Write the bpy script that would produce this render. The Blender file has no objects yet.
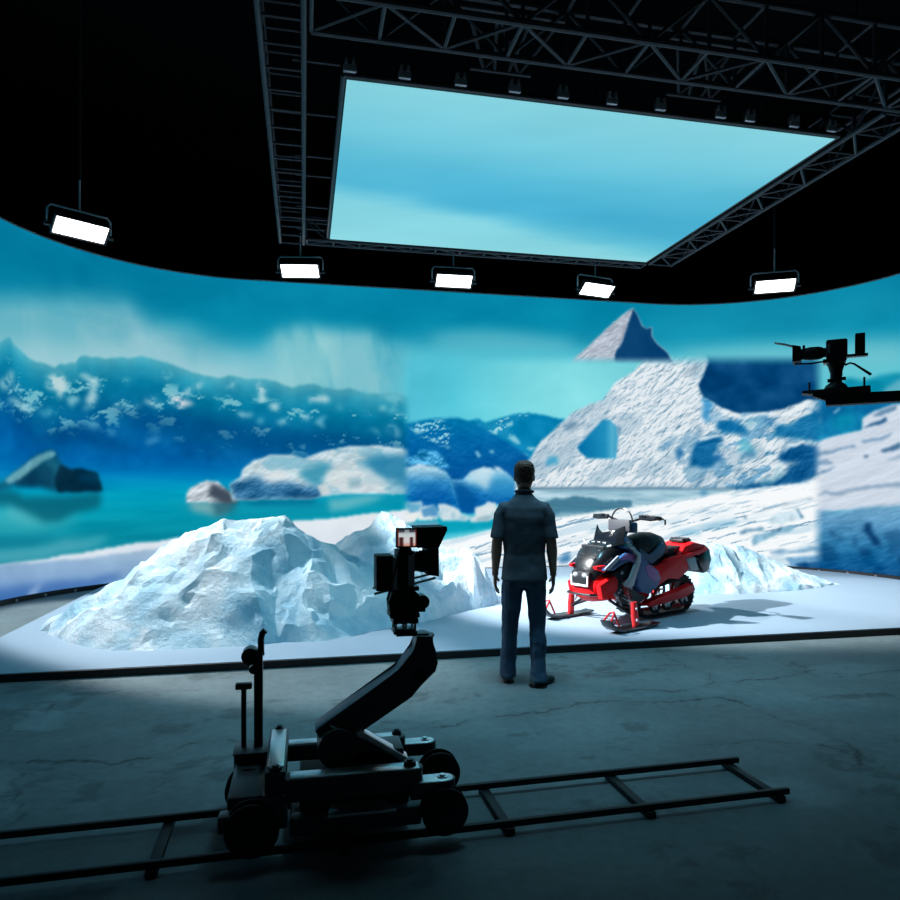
import bpy, bmesh, math, random
import numpy as np
from mathutils import Vector, Matrix, noise as mnoise
from mathutils.geometry import delaunay_2d_cdt

random.seed(7)
SC = bpy.context.scene
COL = SC.collection
PI = math.pi

# ------------------------------------------------------------------ survey
# the photograph's lens, used to turn measured points into places in the studio
FPX, HOR, CH = 688.0, 485.0, 1.62
YAW = math.radians(12)
SN, CS = math.sin(YAW), math.cos(YAW)

def ray(px, py):
    x = (px - 450) / FPX
    return (CS * x + SN, CS - SN * x, (HOR - py) / FPX)

def on_z(px, py, z):
    r = ray(px, py); t = (z - CH) / r[2]
    return Vector((r[0] * t, r[1] * t, z))

def on_y(px, py, Y):
    r = ray(px, py); t = Y / r[1]
    return Vector((r[0] * t, Y, CH + r[2] * t))

# ------------------------------------------------------------------ colour
def lin(c):
    return tuple((v / 12.92 if v <= .04045 else ((v + .055) / 1.055) ** 2.4) for v in c)

def rgb(r, g, b):
    return lin((r / 255, g / 255, b / 255))

def mat(name, col, rough=.5, metal=0., spec=.5, var=.0, vscale=8., bump=0., bscale=40., coat=0.):
    m = bpy.data.materials.new(name); m.use_nodes = True
    nt = m.node_tree; n = nt.nodes; L = nt.links
    p = n['Principled BSDF']
    p.inputs['Base Color'].default_value = (*col, 1)
    p.inputs['Roughness'].default_value = rough
    p.inputs['Metallic'].default_value = metal
    p.inputs['Specular IOR Level'].default_value = spec
    p.inputs['Coat Weight'].default_value = coat
    tc = n.new('ShaderNodeTexCoord')
    if var > 0:
        t = n.new('ShaderNodeTexNoise'); t.inputs['Scale'].default_value = vscale; t.inputs['Detail'].default_value = 5
        L.new(tc.outputs['Object'], t.inputs['Vector'])
        r = n.new('ShaderNodeValToRGB')
        r.color_ramp.elements[0].position = .3; r.color_ramp.elements[1].position = .7
        r.color_ramp.elements[0].color = (*[c * (1 - var) for c in col], 1)
        r.color_ramp.elements[1].color = (*[min(1, c * (1 + var)) for c in col], 1)
        L.new(t.outputs['Fac'], r.inputs['Fac']); L.new(r.outputs['Color'], p.inputs['Base Color'])
    if bump > 0:
        t2 = n.new('ShaderNodeTexNoise'); t2.inputs['Scale'].default_value = bscale; t2.inputs['Detail'].default_value = 6
        L.new(tc.outputs['Object'], t2.inputs['Vector'])
        b = n.new('ShaderNodeBump'); b.inputs['Strength'].default_value = bump; b.inputs['Distance'].default_value = .02
        L.new(t2.outputs['Fac'], b.inputs['Height']); L.new(b.outputs['Normal'], p.inputs['Normal'])
    return m

def emit_mat(name, col, strength, attr=None, sampling='AUTO'):
    m = bpy.data.materials.new(name); m.use_nodes = True
    nt = m.node_tree; n = nt.nodes
    n.remove(n['Principled BSDF'])
    e = n.new('ShaderNodeEmission'); e.inputs['Strength'].default_value = strength
    e.inputs['Color'].default_value = (*col, 1)
    if attr:
        a = n.new('ShaderNodeVertexColor'); a.layer_name = attr
        nt.links.new(a.outputs['Color'], e.inputs['Color'])
    nt.links.new(e.outputs['Emission'], n['Material Output'].inputs['Surface'])
    m.cycles.emission_sampling = sampling
    return m

M = {}
M['black'] = mat('black_paint', (.006, .006, .007), .6, var=.2)
M['rubber'] = mat('black_rubber', (.006, .006, .006), .7, bump=.1)
M['blackmetal'] = mat('black_anodised_metal', (.012, .013, .015), .35, .3, var=.2)
M['dolly'] = mat('dark_grey_metal', (.062, .067, .072), .42, .25, var=.15, bump=.04, bscale=90)
M['dollytop'] = mat('pale_metal_and_lit_tops', (.80, .81, .82), .32, .85, var=.06, vscale=20)  # pale metal parts, and dolly tops lightened where they catch light
M['steel'] = mat('steel', (.5, .5, .52), .3, .9, var=.1)
M['truss'] = mat('dark_grey_truss_tube', (.045, .048, .055), .6, .2, var=.15)
M['fixture'] = mat('black_lamp_housing', (.02, .02, .022), .45, .2, var=.1)
M['yoke'] = mat('grey_yoke_metal', (.5, .5, .52), .45, .2, var=.1)
M['studio'] = mat('black_studio_wall', (.003, .003, .0035), .95, spec=.1, var=.2)

# ------------------------------------------------------------------ objects
def empty(name, loc, rz=0., label=None, cat=None, group=None):
    o = bpy.data.objects.new(name, None); COL.objects.link(o)
    o.empty_display_size = .2
    o.location = loc; o.rotation_euler = (0, 0, rz)
    if label: tag(o, label, cat, group)
    return o

def tag(o, label, cat, group=None):
    o['label'] = label; o['category'] = cat
    if group: o['group'] = group
    return o

def inv(parent):
    if parent is None: return Matrix()
    ms = Matrix.Translation(parent.location) @ parent.rotation_euler.to_matrix().to_4x4()
    if parent.parent: ms = inv(parent.parent).inverted() @ ms
    return ms.inverted()

class MB:
    """collects shapes (in the coordinates of the thing) into one mesh"""
    def __init__(s): s.bm = bmesh.new()
    def _t(s, vs, mtx):
        if mtx is not None: bmesh.ops.transform(s.bm, matrix=mtx, verts=vs)
        return vs
    def box(s, x0, x1, y0, y1, z0, z1, bev=0., mtx=None):
        r = bmesh.ops.create_cube(s.bm, size=1)
        vs = r['verts']
        for v in vs:
            v.co = Vector(((x0 + x1) / 2 + v.co.x * (x1 - x0), (y0 + y1) / 2 + v.co.y * (y1 - y0), (z0 + z1) / 2 + v.co.z * (z1 - z0)))
        if bev > 0:
            es = list({e for v in vs for e in v.link_edges})
            rr = bmesh.ops.bevel(s.bm, geom=es, offset=bev, segments=2, affect='EDGES', profile=.5)
            vs = list({v for f in rr['faces'] for v in f.verts} | {v for v in vs if v.is_valid})
        s._t(vs, mtx); return s
    def cyl(s, p0, p1, r0, r1=None, n=20, cap=True):
        r1 = r0 if r1 is None else r1
        return s.loft([(Vector(p0), r0, r0), (Vector(p1), r1, r1)], n, cap)
    def tube(s, pts, r, n=8, closed=False):
        pts = [Vector(p) for p in pts]
        rs = r if isinstance(r, (list, tuple)) else [r] * len(pts)
        return s.loft([(p, a, a) for p, a in zip(pts, rs)], n, True, closed)
    def loft(s, secs, n=16, cap=True, closed=False, up=None, sq=2.):
        """secs: (centre, rx, ry); rings follow the path"""
        P = [c[0] for c in secs]; k = len(P); rings = []
        prevx = None
        for i in range(k):
            if closed: t = (P[(i + 1) % k] - P[i - 1])
            else: t = P[min(i + 1, k - 1)] - P[max(i - 1, 0)]
            t.normalize()
            if prevx is None:
                ref = Vector(up) if up is not None else (Vector((0, 0, 1)) if abs(t.z) < .9 else Vector((1, 0, 0)))
                x = ref - t * ref.dot(t); x.normalize()
            else:
                x = prevx - t * prevx.dot(t); x.normalize()
            prevx = x
            y = t.cross(x)
            ring = []
            for j in range(n):
                a = 2 * PI * j / n
                ca, sa = math.cos(a), math.sin(a)
                if sq != 2.:
                    ca = math.copysign(abs(ca) ** (2 / sq), ca); sa = math.copysign(abs(sa) ** (2 / sq), sa)
                ring.append(s.bm.verts.new(P[i] + x * (secs[i][1] * ca) + y * (secs[i][2] * sa)))
            rings.append(ring)
        m = k if closed else k - 1
        for i in range(m):
            A, B = rings[i], rings[(i + 1) % k]
            for j in range(n):
                s.bm.faces.new((A[j], A[(j + 1) % n], B[(j + 1) % n], B[j]))
        if cap and not closed:
            s.bm.faces.new(list(reversed(rings[0]))); s.bm.faces.new(rings[-1])
        return s
    def prism(s, poly, f0, f1, bev=0.):
        """poly: 2D points; f0/f1 turn a 2D point into the two 3D sides"""
        A = [s.bm.verts.new(Vector(f0(*p))) for p in poly]
        B = [s.bm.verts.new(Vector(f1(*p))) for p in poly]
        n = len(poly); fs = []
        fs.append(s.bm.faces.new(A)); fs.append(s.bm.faces.new(list(reversed(B))))
        for i in range(n):
            fs.append(s.bm.faces.new((A[i], B[i], B[(i + 1) % n], A[(i + 1) % n])))
        if bev > 0:
            es = list({e for f in fs[:2] for e in f.edges})
            bmesh.ops.bevel(s.bm, geom=es, offset=bev, segments=2, affect='EDGES', profile=.5)
        return s
    def rings(s, rl, cap=True):
        """skin a list of equally long point rings"""
        R = [[s.bm.verts.new(Vector(p)) for p in r] for r in rl]
        n = len(R[0])
        for A, B in zip(R, R[1:]):
            for j in range(n):
                s.bm.faces.new((A[j], A[(j + 1) % n], B[(j + 1) % n], B[j]))
        if cap:
            s.bm.faces.new(list(reversed(R[0]))); s.bm.faces.new(R[-1])
        return s
    def ball(s, c, rx, ry=None, rz=None, u=16, v=10):
        ry = rx if ry is None else ry; rz = rx if rz is None else rz
        r = bmesh.ops.create_uvsphere(s.bm, u_segments=u, v_segments=v, radius=1)
        for q in r['verts']:
            q.co = Vector((c[0] + q.co.x * rx, c[1] + q.co.y * ry, c[2] + q.co.z * rz))
        return s
    def build(s, name, m, parent=None, smooth=True, angle=35, origin=None):
        bmesh.ops.recalc_face_normals(s.bm, faces=s.bm.faces)
        me = bpy.data.meshes.new(name)
        if origin is not None:
            bmesh.ops.translate(s.bm, verts=s.bm.verts, vec=-Vector(origin))
        s.bm.to_mesh(me); s.bm.free()
        return link_mesh(name, me, m, parent, smooth, angle, origin)

def link_mesh(name, me, m, parent=None, smooth=True, angle=35, origin=None):
    if not me.materials: me.materials.append(m)
    if smooth:
        me.shade_smooth()
        me.set_sharp_from_angle(angle=math.radians(angle))
    o = bpy.data.objects.new(name, me); COL.objects.link(o)
    if parent is not None: o.parent = parent
    if origin is not None: o.location = origin
    return o

def structure(o):
    o['kind'] = 'structure'; return o

def copy_tree(o, parent=None):
    c = o.copy(); COL.objects.link(c)
    if parent is not None: c.parent = parent
    for ch in list(o.children): copy_tree(ch, c)
    return c

# ------------------------------------------------------------------ noise on arrays
def vnoise(x, y, seed=0):
    xi = np.floor(x).astype(np.int64); yi = np.floor(y).astype(np.int64)
    fx = x - xi; fy = y - yi
    fx = fx * fx * (3 - 2 * fx); fy = fy * fy * (3 - 2 * fy)
    def h(a, b):
        n = (a * 374761393 + b * 668265263 + seed * 974634777) & 0xffffffff
        n = ((n ^ (n >> 13)) * 1274126177) & 0xffffffff
        n = n ^ (n >> 16)
        return (n & 0xffff) / 65535.
    a = h(xi, yi); b = h(xi + 1, yi); c = h(xi, yi + 1); d = h(xi + 1, yi + 1)
    return (a * (1 - fx) + b * fx) * (1 - fy) + (c * (1 - fx) + d * fx) * fy

def fbm(x, y, seed=0, octv=4, gain=.5):
    t = 0; a = 1; s = 0
    for i in range(octv):
        t = t + a * vnoise(x * 2 ** i, y * 2 ** i, seed + i * 17); s += a; a *= gain
    return t / s

def box_blur(m, r):
    if r < 1: return m
    for ax in (0, 1):
        for _ in range(2):
            k = 2 * r + 1
            p = np.pad(m, [(r + 1, r) if i == ax else (0, 0) for i in (0, 1)], mode='edge')
            c = np.cumsum(p, axis=ax)
            if ax == 0: m = (c[k:, :] - c[:-k, :]) / k
            else: m = (c[:, k:] - c[:, :-k]) / k
    return m

def sstep(a, b, x):
    t = np.clip((x - a) / (b - a), 0, 1)
    return t * t * (3 - 2 * t)

# ------------------------------------------------------------------ the LED wall's shape
WXL, WXR, WY, WR, WH = -4.15, 9.95, 12.5, 3.2, 5.2
WEND = 7.0
def wall_profile(ds):
    pts = []
    ls = WY - WR - WEND; arc = WR * PI / 2; mid = (WXR - WR) - (WXL + WR)
    tot = 2 * ls + 2 * arc + mid
    n = int(tot / ds)
    S = np.linspace(0, tot, n)
    X = np.zeros(n); Y = np.zeros(n)
    for i, q in enumerate(S):
        if q < ls: X[i], Y[i] = WXL, WEND + q
        elif q < ls + arc:
            a = (q - ls) / WR
            X[i], Y[i] = WXL + WR - WR * math.cos(a), WY - WR + WR * math.sin(a)
        elif q < ls + arc + mid: X[i], Y[i] = WXL + WR + q - ls - arc, WY
        elif q < ls + 2 * arc + mid:
            a = (q - ls - arc - mid) / WR
            X[i], Y[i] = WXR - WR + WR * math.sin(a), WY - WR + WR * math.cos(a)
        else: X[i], Y[i] = WXR, WY - WR - (q - ls - 2 * arc - mid)
    return S, X, Y

DS = .0172
S1, WX_, WY_ = wall_profile(DS)
Z1 = np.linspace(.07, WH, 298)
DZ = Z1[1] - Z1[0]
_d = WX_ * SN + WY_ * CS
_px = 450 + FPX * (WX_ * CS - WY_ * SN) / _d
_ok = (S1 > .6) & (S1 < S1[-1] - 1.2) & (_d > 1)
_ps, _pp, _pd = S1[_ok], _px[_ok], _d[_ok]
_o = np.argsort(_pp); _ps, _pp, _pd = _ps[_o], _pp[_o], _pd[_o]

def W(px, py):
    """place on the wall (metres along it, height) seen at a measured point"""
    s = float(np.interp(px, _pp, _ps)); d = float(np.interp(px, _pp, _pd))
    return s, CH + (HOR - py) / FPX * d

SS, ZZ = np.meshgrid(S1, Z1, indexing='ij')
IMG = np.zeros(SS.shape + (3,))

def poly_sz(pts, off=(0, 0), sc=1.):
    q = [(off[0] + x / sc, off[1] + y / sc) for x, y in pts]
    out = []
    for (a, b), (c, d) in zip(q, q[1:] + q[:1]):
        n = max(1, int(max(abs(c - a), abs(d - b)) / 15))
        for i in range(n):
            t = i / n; out.append(W(a + (c - a) * t, b + (d - b) * t))
    return out

def pmask(pts, off=(0, 0), sc=1., blur=1, rough=0., rf=3., seed=0):
    P = poly_sz(pts, off, sc)
    xs = [p[0] for p in P]; zs = [p[1] for p in P]
    pad = .1 + rough * 2 + blur * DS * 5
    i0, i1 = np.searchsorted(S1, [min(xs) - pad, max(xs) + pad])
    j0, j1 = np.searchsorted(Z1, [min(zs) - pad, max(zs) + pad])
    m = np.zeros(SS.shape)
    if i1 <= i0 or j1 <= j0: return m
    x = SS[i0:i1, j0:j1].copy(); z = ZZ[i0:i1, j0:j1].copy()
    if rough > 0:
        x0, z0 = x.copy(), z.copy()
        x = x + (fbm(x0 * rf, z0 * rf, seed + 5) - .5) * 2 * rough
        z = z + (fbm(x0 * rf, z0 * rf, seed + 91) - .5) * 2 * rough
    ins = np.zeros(x.shape, bool)
    for (ax, az), (bx, bz) in zip(P, P[1:] + P[:1]):
        if az == bz: continue
        c = ((az > z) != (bz > z)) & (x < (bx - ax) * (z - az) / (bz - az) + ax)
        ins ^= c
    sub = box_blur(ins.astype(float), blur)
    m[i0:i1, j0:j1] = sub
    return m

def C(r, g, b): return np.array((r, g, b)) / 255.

def lay(m, c):
    global IMG
    c = np.asarray(c, float)
    IMG = IMG * (1 - m[..., None]) + c * m[..., None]

def ramp(t, stops):
    """colour array from a scalar field and (value, colour) stops"""
    v = [s[0] for s in stops]
    return np.stack([np.interp(t, v, [s[1][k] for s in stops]) for k in range(3)], -1)

# vertical measure on the wall in "rows": how far below the camera's height a place is seen
SD = np.interp(SS[:, 0], np.sort(_ps), _pd[np.argsort(_ps)])[:, None]
ROW = HOR - (ZZ - CH) / SD * FPX
COLM = np.interp(SS[:, 0], np.sort(_ps), _pp[np.argsort(_ps)])[:, None] + 0 * ZZ

def relief(ang, fu, fv, seed, octv=5, gain=.6, warp=.0):
    ca, sa = math.cos(ang), math.sin(ang)
    wx = SS + (fbm(SS * 1.7, ZZ * 1.7, seed + 7, 3) - .5) * warp; wz = ZZ + (fbm(SS * 1.7, ZZ * 1.7, seed + 13, 3) - .5) * warp
    u = wx * ca + wz * sa; v = -wx * sa + wz * ca
    n = fbm(u * fu, v * fv, seed, octv, gain)
    g0, g1 = np.gradient(n)
    g = (g0 * .35 - g1 * .9)
    g = g - g.mean()
    return n, np.clip(g / (g.std() * 2.2), -1, 1)

def paint_wall():
    global IMG
    N1 = fbm(SS * .8, ZZ * 1.2, 3, 4)
    N2 = fbm(SS * 3, ZZ * 3, 11, 4)
    N3 = fbm(SS * 9, ZZ * 9, 23, 3)
    N4 = fbm(SS * 7, ZZ * 8, 29, 3)
    CL = fbm(SS * .9 + N1 * .8, ZZ * 1.6 - SS * .15, 41, 5)
    # ---- sky
    sky = ramp(ROW, [(210, C(2, 118, 155)), (260, C(2, 124, 160)), (320, C(4, 134, 168)), (400, C(60, 175, 200))])
    IMG = sky + (CL - .5)[..., None] * C(10, 28, 26)
    # soft clouds, left
    m = pmask([(-40, 292), (30, 284), (90, 284), (122, 292), (136, 314), (158, 326), (190, 332), (215, 345), (250, 360), (320, 372), (320, 400), (-40, 400)], blur=13)
    m2 = m * sstep(268, 325, ROW) * (.45 + 1.15 * CL)
    lay(np.clip(m2 * .95, 0, .92), C(132, 190, 202))
    vs_ = sstep(.45, .7, fbm(SS * 2.2 + ZZ * .35, ZZ * .5, 47, 4))
    lay(m * vs_ * sstep(285, 315, ROW) * .35, C(60, 165, 188))
    m = pmask([(-30, 345), (40, 342), (110, 348), (150, 350), (215, 362), (290, 374), (290, 400), (-30, 400)], blur=10)
    lay(m * .75, C(165, 208, 216))
    m = pmask([(118, 306), (128, 300), (145, 330), (185, 350), (180, 362), (140, 350)], blur=8)
    lay(m * .45, C(178, 210, 220))
    m = pmask([(268, 338), (285, 322), (312, 318), (325, 330), (340, 324), (372, 326), (388, 340), (412, 346), (412, 410), (255, 400), (250, 365)], blur=8, rough=.12, rf=1.4)
    vs2 = sstep(.3, .7, fbm(SS * 2.6 + ZZ * .5, ZZ * .8, 57, 4))
    lay(np.clip(m * (.35 + .3 * CL + .45 * vs2) * sstep(308, 345, ROW), 0, 1), C(128, 194, 206))
    m = pmask([(280, 345), (300, 330), (325, 345), (335, 370), (325, 392), (270, 390)], blur=9, rough=.2, rf=1.6)
    lay(m * (.5 + .4 * vs2), C(156, 210, 213))
    m = pmask([(225, 350), (270, 348), (290, 380), (240, 378), (205, 365)], blur=10)
    lay(m * .5, C(130, 200, 215))
    # band of haze in the middle and to the right
    m = pmask([(405, 345), (440, 340), (440, 336), (500, 335), (560, 342), (600, 350), (660, 350), (720, 346), (900, 340), (960, 345), (960, 440), (400, 440)], blur=9)
    lay(m * .85, ramp(ROW, [(340, C(85, 185, 205)), (362, C(95, 202, 218)), (420, C(110, 215, 225))]))
    m = pmask([(425, 335), (470, 330), (520, 333), (580, 342), (560, 350), (480, 345), (440, 343)], blur=7)
    lay(m * .45, C(110, 190, 205))
    m = pmask([(680, 352), (760, 345), (905, 340), (905, 372), (800, 372), (690, 364)], blur=9)
    lay(m * .6, C(120, 195, 205))
    m = pmask([(640, 308), (720, 302), (860, 290), (910, 280), (910, 320), (760, 335), (650, 335)], blur=14)
    lay(m * .35, C(40, 158, 185))
    # ---- left mountains
    ridge = [(-40, 345), (0, 342), (5, 339), (10, 337), (14, 344), (22, 351), (30, 357), (42, 360), (55, 365), (60, 361), (75, 361), (79, 356), (89, 357), (107, 361), (125, 358), (142, 356), (160, 361), (180, 367), (194, 371), (221, 376), (233, 376), (250, 381), (274, 381), (292, 385), (310, 383), (336, 387), (370, 394), (385, 396), (397, 393), (404, 395), (440, 400)]
    rz = [W(*p) for p in ridge]
    RZ = np.interp(SS[:, 0], [p[0] for p in rz], [p[1] for p in rz])[:, None]
    dp = (RZ - ZZ) / SD * FPX + (fbm(SS * 2.5, ZZ * 0 + 1, 77, 4) - .5) * 9 * (SS > 0)
    mm = sstep(-2., 2.5, dp) * (COLM < 430)
    mcol = ramp(dp, [(0, C(84, 172, 190)), (10, C(44, 150, 178)), (26, C(4, 120, 158)), (50, C(0, 98, 145)), (74, C(0, 90, 152)), (100, C(2, 100, 170)), (125, C(0, 108, 176))])
    mcol = mcol + (N2 - .5)[..., None] * C(16, 36, 36)
    lay(mm, mcol)
    # snow patches on the slopes
    n, g = relief(math.radians(-25), 3.5, 5.5, 131, 5)
    sp = sstep(.55, .66, fbm(SS * 3.3, ZZ * 4.8, 301, 5, .58) * .8 + .2 * (g * .5 + .5)) * sstep(14, 26, dp) * (1 - sstep(52, 82, dp)) * (COLM < 408)
    lay(np.clip(sp, 0, 1) * .8, C(135, 200, 210))
    for pts, a, wcol in [
        ([(0, 378), (12, 371), (16, 374), (10, 386), (0, 393)], .75, (150, 200, 208)),
        ([(7, 398), (14, 396), (24, 402), (33, 404), (34, 409), (24, 410), (10, 403)], .8, (160, 210, 220)),
        ([(36, 411), (46, 411), (52, 415), (44, 416)], .6, (110, 190, 212)),
        ([(47, 378), (58, 374), (66, 376), (67, 385), (65, 393), (60, 399), (57, 395), (56, 389), (49, 388)], .9, (195, 218, 220)),
        ([(68, 398), (75, 394), (81, 398), (76, 404), (72, 408), (68, 406)], .8, (150, 205, 215)),
        ([(80, 378), (88, 376), (96, 381), (104, 386), (96, 390), (98, 402), (92, 406), (84, 403), (86, 394), (90, 388), (85, 382)], .85, (180, 215, 220)),
        ([(82, 409), (90, 405), (92, 408), (85, 412)], .7, (140, 200, 215)),
        ([(118, 378), (126, 378), (131, 382), (127, 384)], .6, (130, 200, 212)),
        ([(115, 405), (122, 404), (124, 408), (117, 409)], .75, (160, 212, 222)),
        ([(130, 407), (140, 405), (130, 411)], .7, (150, 205, 215)),
        ([(143, 400), (150, 395), (158, 394), (160, 402), (152, 406), (146, 403)], .8, (190, 215, 222)),
        ([(85, 427), (96, 419), (98, 421), (92, 427)], .6, (100, 175, 210)),
        ([(107, 434), (113, 430), (118, 431), (114, 438), (109, 439)], .55, (100, 175, 210)),
        ([(146, 437), (157, 436), (156, 443), (151, 444)], .5, (95, 170, 210)),
        ([(172, 396), (180, 392), (186, 400), (193, 405), (184, 409), (175, 405)], .95, (225, 222, 228)),
        ([(182, 393), (190, 386), (198, 383), (202, 377), (199, 388), (191, 391), (186, 396)], .85, (195, 220, 225)),
        ([(166, 372), (170, 371), (172, 378), (167, 381)], .7, (140, 205, 218)),
        ([(225, 387), (234, 382), (240, 383), (236, 388), (228, 389)], .8, (165, 212, 220)),
        ([(235, 415), (244, 414), (251, 411), (248, 417), (240, 418)], .85, (190, 222, 228)),
        ([(256, 386), (264, 385), (268, 390), (264, 394), (270, 399), (262, 402), (259, 396), (258, 390)], .9, (195, 222, 226)),
        ([(268, 406), (276, 402), (282, 403), (280, 411), (274, 409)], .85, (180, 215, 222)),
        ([(276, 420), (285, 420), (288, 425), (279, 424)], .8, (165, 210, 222)),
        ([(258, 424), (262, 418), (265, 419), (263, 424)], .7, (120, 195, 215)),
        ([(298, 416), (306, 414), (309, 421), (300, 420)], .8, (160, 205, 220)),
        ([(307, 401), (317, 394), (327, 395), (330, 401), (318, 402)], .85, (185, 215, 222)),
        ([(316, 424), (322, 417), (326, 419), (326, 426), (319, 426)], .7, (130, 195, 215)),
        ([(335, 408), (340, 406), (342, 410), (337, 411)], .6, (130, 195, 215)),
        ([(378, 407), (386, 404), (388, 407), (382, 410)], .7, (140, 205, 215)),
        ([(382, 396), (398, 394), (402, 400), (394, 406), (398, 412), (390, 414), (392, 404)], .6, (120, 195, 208)),
        ([(384, 428), (390, 423), (398, 425), (402, 436), (390, 437), (384, 433)], .6, (110, 175, 205)),
        ([(364, 432), (374, 429), (381, 432), (374, 433)], .7, (140, 200, 220)),
    ]:
        mk = pmask(pts, blur=2, rough=.09, rf=8, seed=len(pts))
        lay(mk * a * np.clip(.35 + 1.1 * sstep(.30, .52, N4), 0, 1), np.array(wcol) / 255.)
    # darker lower ridges
    m = pmask([(28, 442), (45, 432), (75, 424), (95, 430), (110, 438), (140, 450), (120, 452), (85, 442), (60, 440), (40, 446)], blur=4, rough=.05)
    lay(m * .5, C(0, 66, 122))
    m = pmask([(100, 405), (150, 412), (200, 416), (235, 424), (290, 430), (330, 436), (410, 446), (410, 455), (330, 448), (270, 452), (220, 444), (190, 432), (130, 425)], blur=5, rough=.06)
    lay(m * .55, C(0, 72, 130))
    # ---- lagoon, left
    wy = ramp(ROW, [(452, C(0, 106, 178)), (475, C(0, 128, 188)), (492, C(0, 156, 190)), (515, C(4, 152, 176)), (545, C(6, 130, 152)), (570, C(30, 140, 160))])
    wcol = wy + (fbm(SS * 1.2, ZZ * 9, 55, 4) - .5)[..., None] * C(14, 26, 22)
    lay(sstep(455, 482, ROW) * (COLM < 430), wcol)
    m = pmask([(-40, 508), (20, 505), (45, 512), (85, 516), (60, 526), (20, 534), (-40, 540)], blur=5, rough=.08, rf=1.2)
    lay(m * .45, C(95, 190, 195))
    m = pmask([(-40, 552), (30, 546), (70, 538), (110, 536), (100, 545), (40, 556), (-40, 566)], blur=4, rough=.05, rf=1.5)
    lay(m * .6, C(120, 190, 205))
    m = pmask([(-40, 540), (30, 537), (60, 534), (30, 545), (-40, 550)], blur=3)
    lay(m * .4, C(20, 110, 140))
    o, k = (0, 430), 5.625
    # dark iceberg and its mirror image
    lay(pmask([(-100, 330), (60, 330), (140, 380), (330, 370), (575, 350), (560, 445), (430, 465), (330, 515), (240, 520), (130, 465), (40, 420), (-100, 400)], o, k, 3, .03) * .8, C(8, 92, 112))
    lay(pmask([(30, 425), (110, 455), (200, 500), (260, 530), (150, 520), (40, 480)], o, k, 4) * .5, C(120, 195, 200))
    lay(pmask([(-100, 320), (20, 285), (190, 160), (290, 115), (320, 130), (345, 200), (400, 232), (545, 240), (575, 345), (330, 352), (200, 318), (70, 312), (-100, 370)], o, k, 2, .03), C(10, 78, 108) + (N2 - .5)[..., None] * C(30, 60, 60))
    lay(pmask([(20, 280), (190, 160), (290, 115), (315, 130), (300, 150), (235, 190), (110, 285), (45, 300)], o, k, 1, .02) * .85, C(118, 180, 192) + ((N3 - .5) * .2)[..., None])
    lay(pmask([(250, 180), (300, 150), (335, 200), (325, 300), (260, 290), (230, 240)], o, k, 2, .03) * .6, C(30, 110, 135))
    lay(pmask([(300, 300), (320, 240), (345, 200), (545, 240), (575, 345), (330, 352)], o, k, 1, .04, 6) * .88, C(2, 36, 56) + ((N2 - .5) * .12)[..., None])
    lay(pmask([(110, 285), (250, 190), (300, 220), (310, 310), (210, 318), (90, 312)], o, k, 2, .06, 5) * .55, C(4, 50, 78))
    lay(pmask([(440, 245), (550, 245), (560, 300), (450, 300)], o, k, 2) * .4, C(0, 75, 115))
    lay(pmask([(80, 290), (210, 260), (220, 310), (90, 315)], o, k, 2) * .5, C(5, 50, 75))
    # ---- white bergs, left of the middle
    o, k = (170, 420), 3.6
    nb, gb = relief(math.radians(15), 2.2, 4., 210, 5)
    tex = (gb * .5)[..., None]
    lay(pmask([(-10, 300), (240, 295), (520, 290), (860, 262), (860, 300), (700, 325), (500, 345), (150, 355), (60, 330)], o, k, 5) * .5, C(20, 140, 165))
    lay(pmask([(60, 295), (230, 295), (200, 340), (150, 350), (80, 325)], o, k, 3, .03) * .6, C(110, 160, 165))
    lay(pmask([(560, 285), (640, 280), (720, 270), (780, 270), (730, 300), (660, 315), (580, 330)], o, k, 3, .04) * .65, C(135, 195, 202))
    lay(pmask([(235, 285), (530, 275), (520, 300), (300, 305)], o, k, 3) * .5, C(0, 70, 110))
    lay(pmask([(60, 262), (70, 245), (130, 215), (170, 220), (215, 258), (245, 292), (150, 302), (60, 296)], o, k, 1, .02), C(190, 200, 208) + tex * .25)
    lay(pmask([(150, 225), (215, 255), (250, 295), (190, 300), (140, 275)], o, k, 2, .03) * .9, C(50, 62, 78))
    lay(pmask([(150, 296), (245, 294), (235, 325), (160, 345)], o, k, 3, .05) * .6, C(40, 80, 96))
    lay(pmask([(70, 296), (150, 297), (150, 335), (90, 325)], o, k, 3, .06, 5) * .45, C(170, 188, 190))
    big = pmask([(255, 205), (262, 178), (300, 146), (360, 126), (440, 126), (480, 140), (540, 116), (640, 96), (760, 92), (860, 110), (870, 262), (800, 266), (640, 266), (560, 272), (500, 282), (300, 288), (225, 288), (215, 232)], o, k, 1, .02)
    lay(big, C(196, 216, 224) + tex * .16)
    lay(big * sstep(.50, .64, fbm(SS * 2.2, ZZ * 4.5, 221, 5)) * .5, C(96, 168, 194))
    lay(big * pmask([(470, 180), (560, 150), (590, 170), (545, 215), (560, 262), (500, 225), (460, 200)], o, k, 3, .04) * .85, C(45, 142, 172))
    lay(big * pmask([(690, 150), (760, 120), (870, 130), (870, 240), (790, 220), (720, 180)], o, k, 4, .05) * .85, C(28, 122, 164))
    lay(big * pmask([(380, 128), (470, 140), (500, 180), (400, 170), (330, 140)], o, k, 4, .05) * .35, C(120, 190, 210))
    lay(big * pmask([(210, 225), (300, 205), (430, 225), (540, 245), (530, 285), (230, 292)], o, k, 3, .06, 4) * .9, C(38, 104, 152) + (gb * .12)[..., None] + ((N2 - .5) * .25)[..., None])
    lay(big * pmask([(330, 190), (400, 175), (440, 215), (370, 222), (335, 215)], o, k, 3, .05) * .6, C(228, 230, 232))
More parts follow.
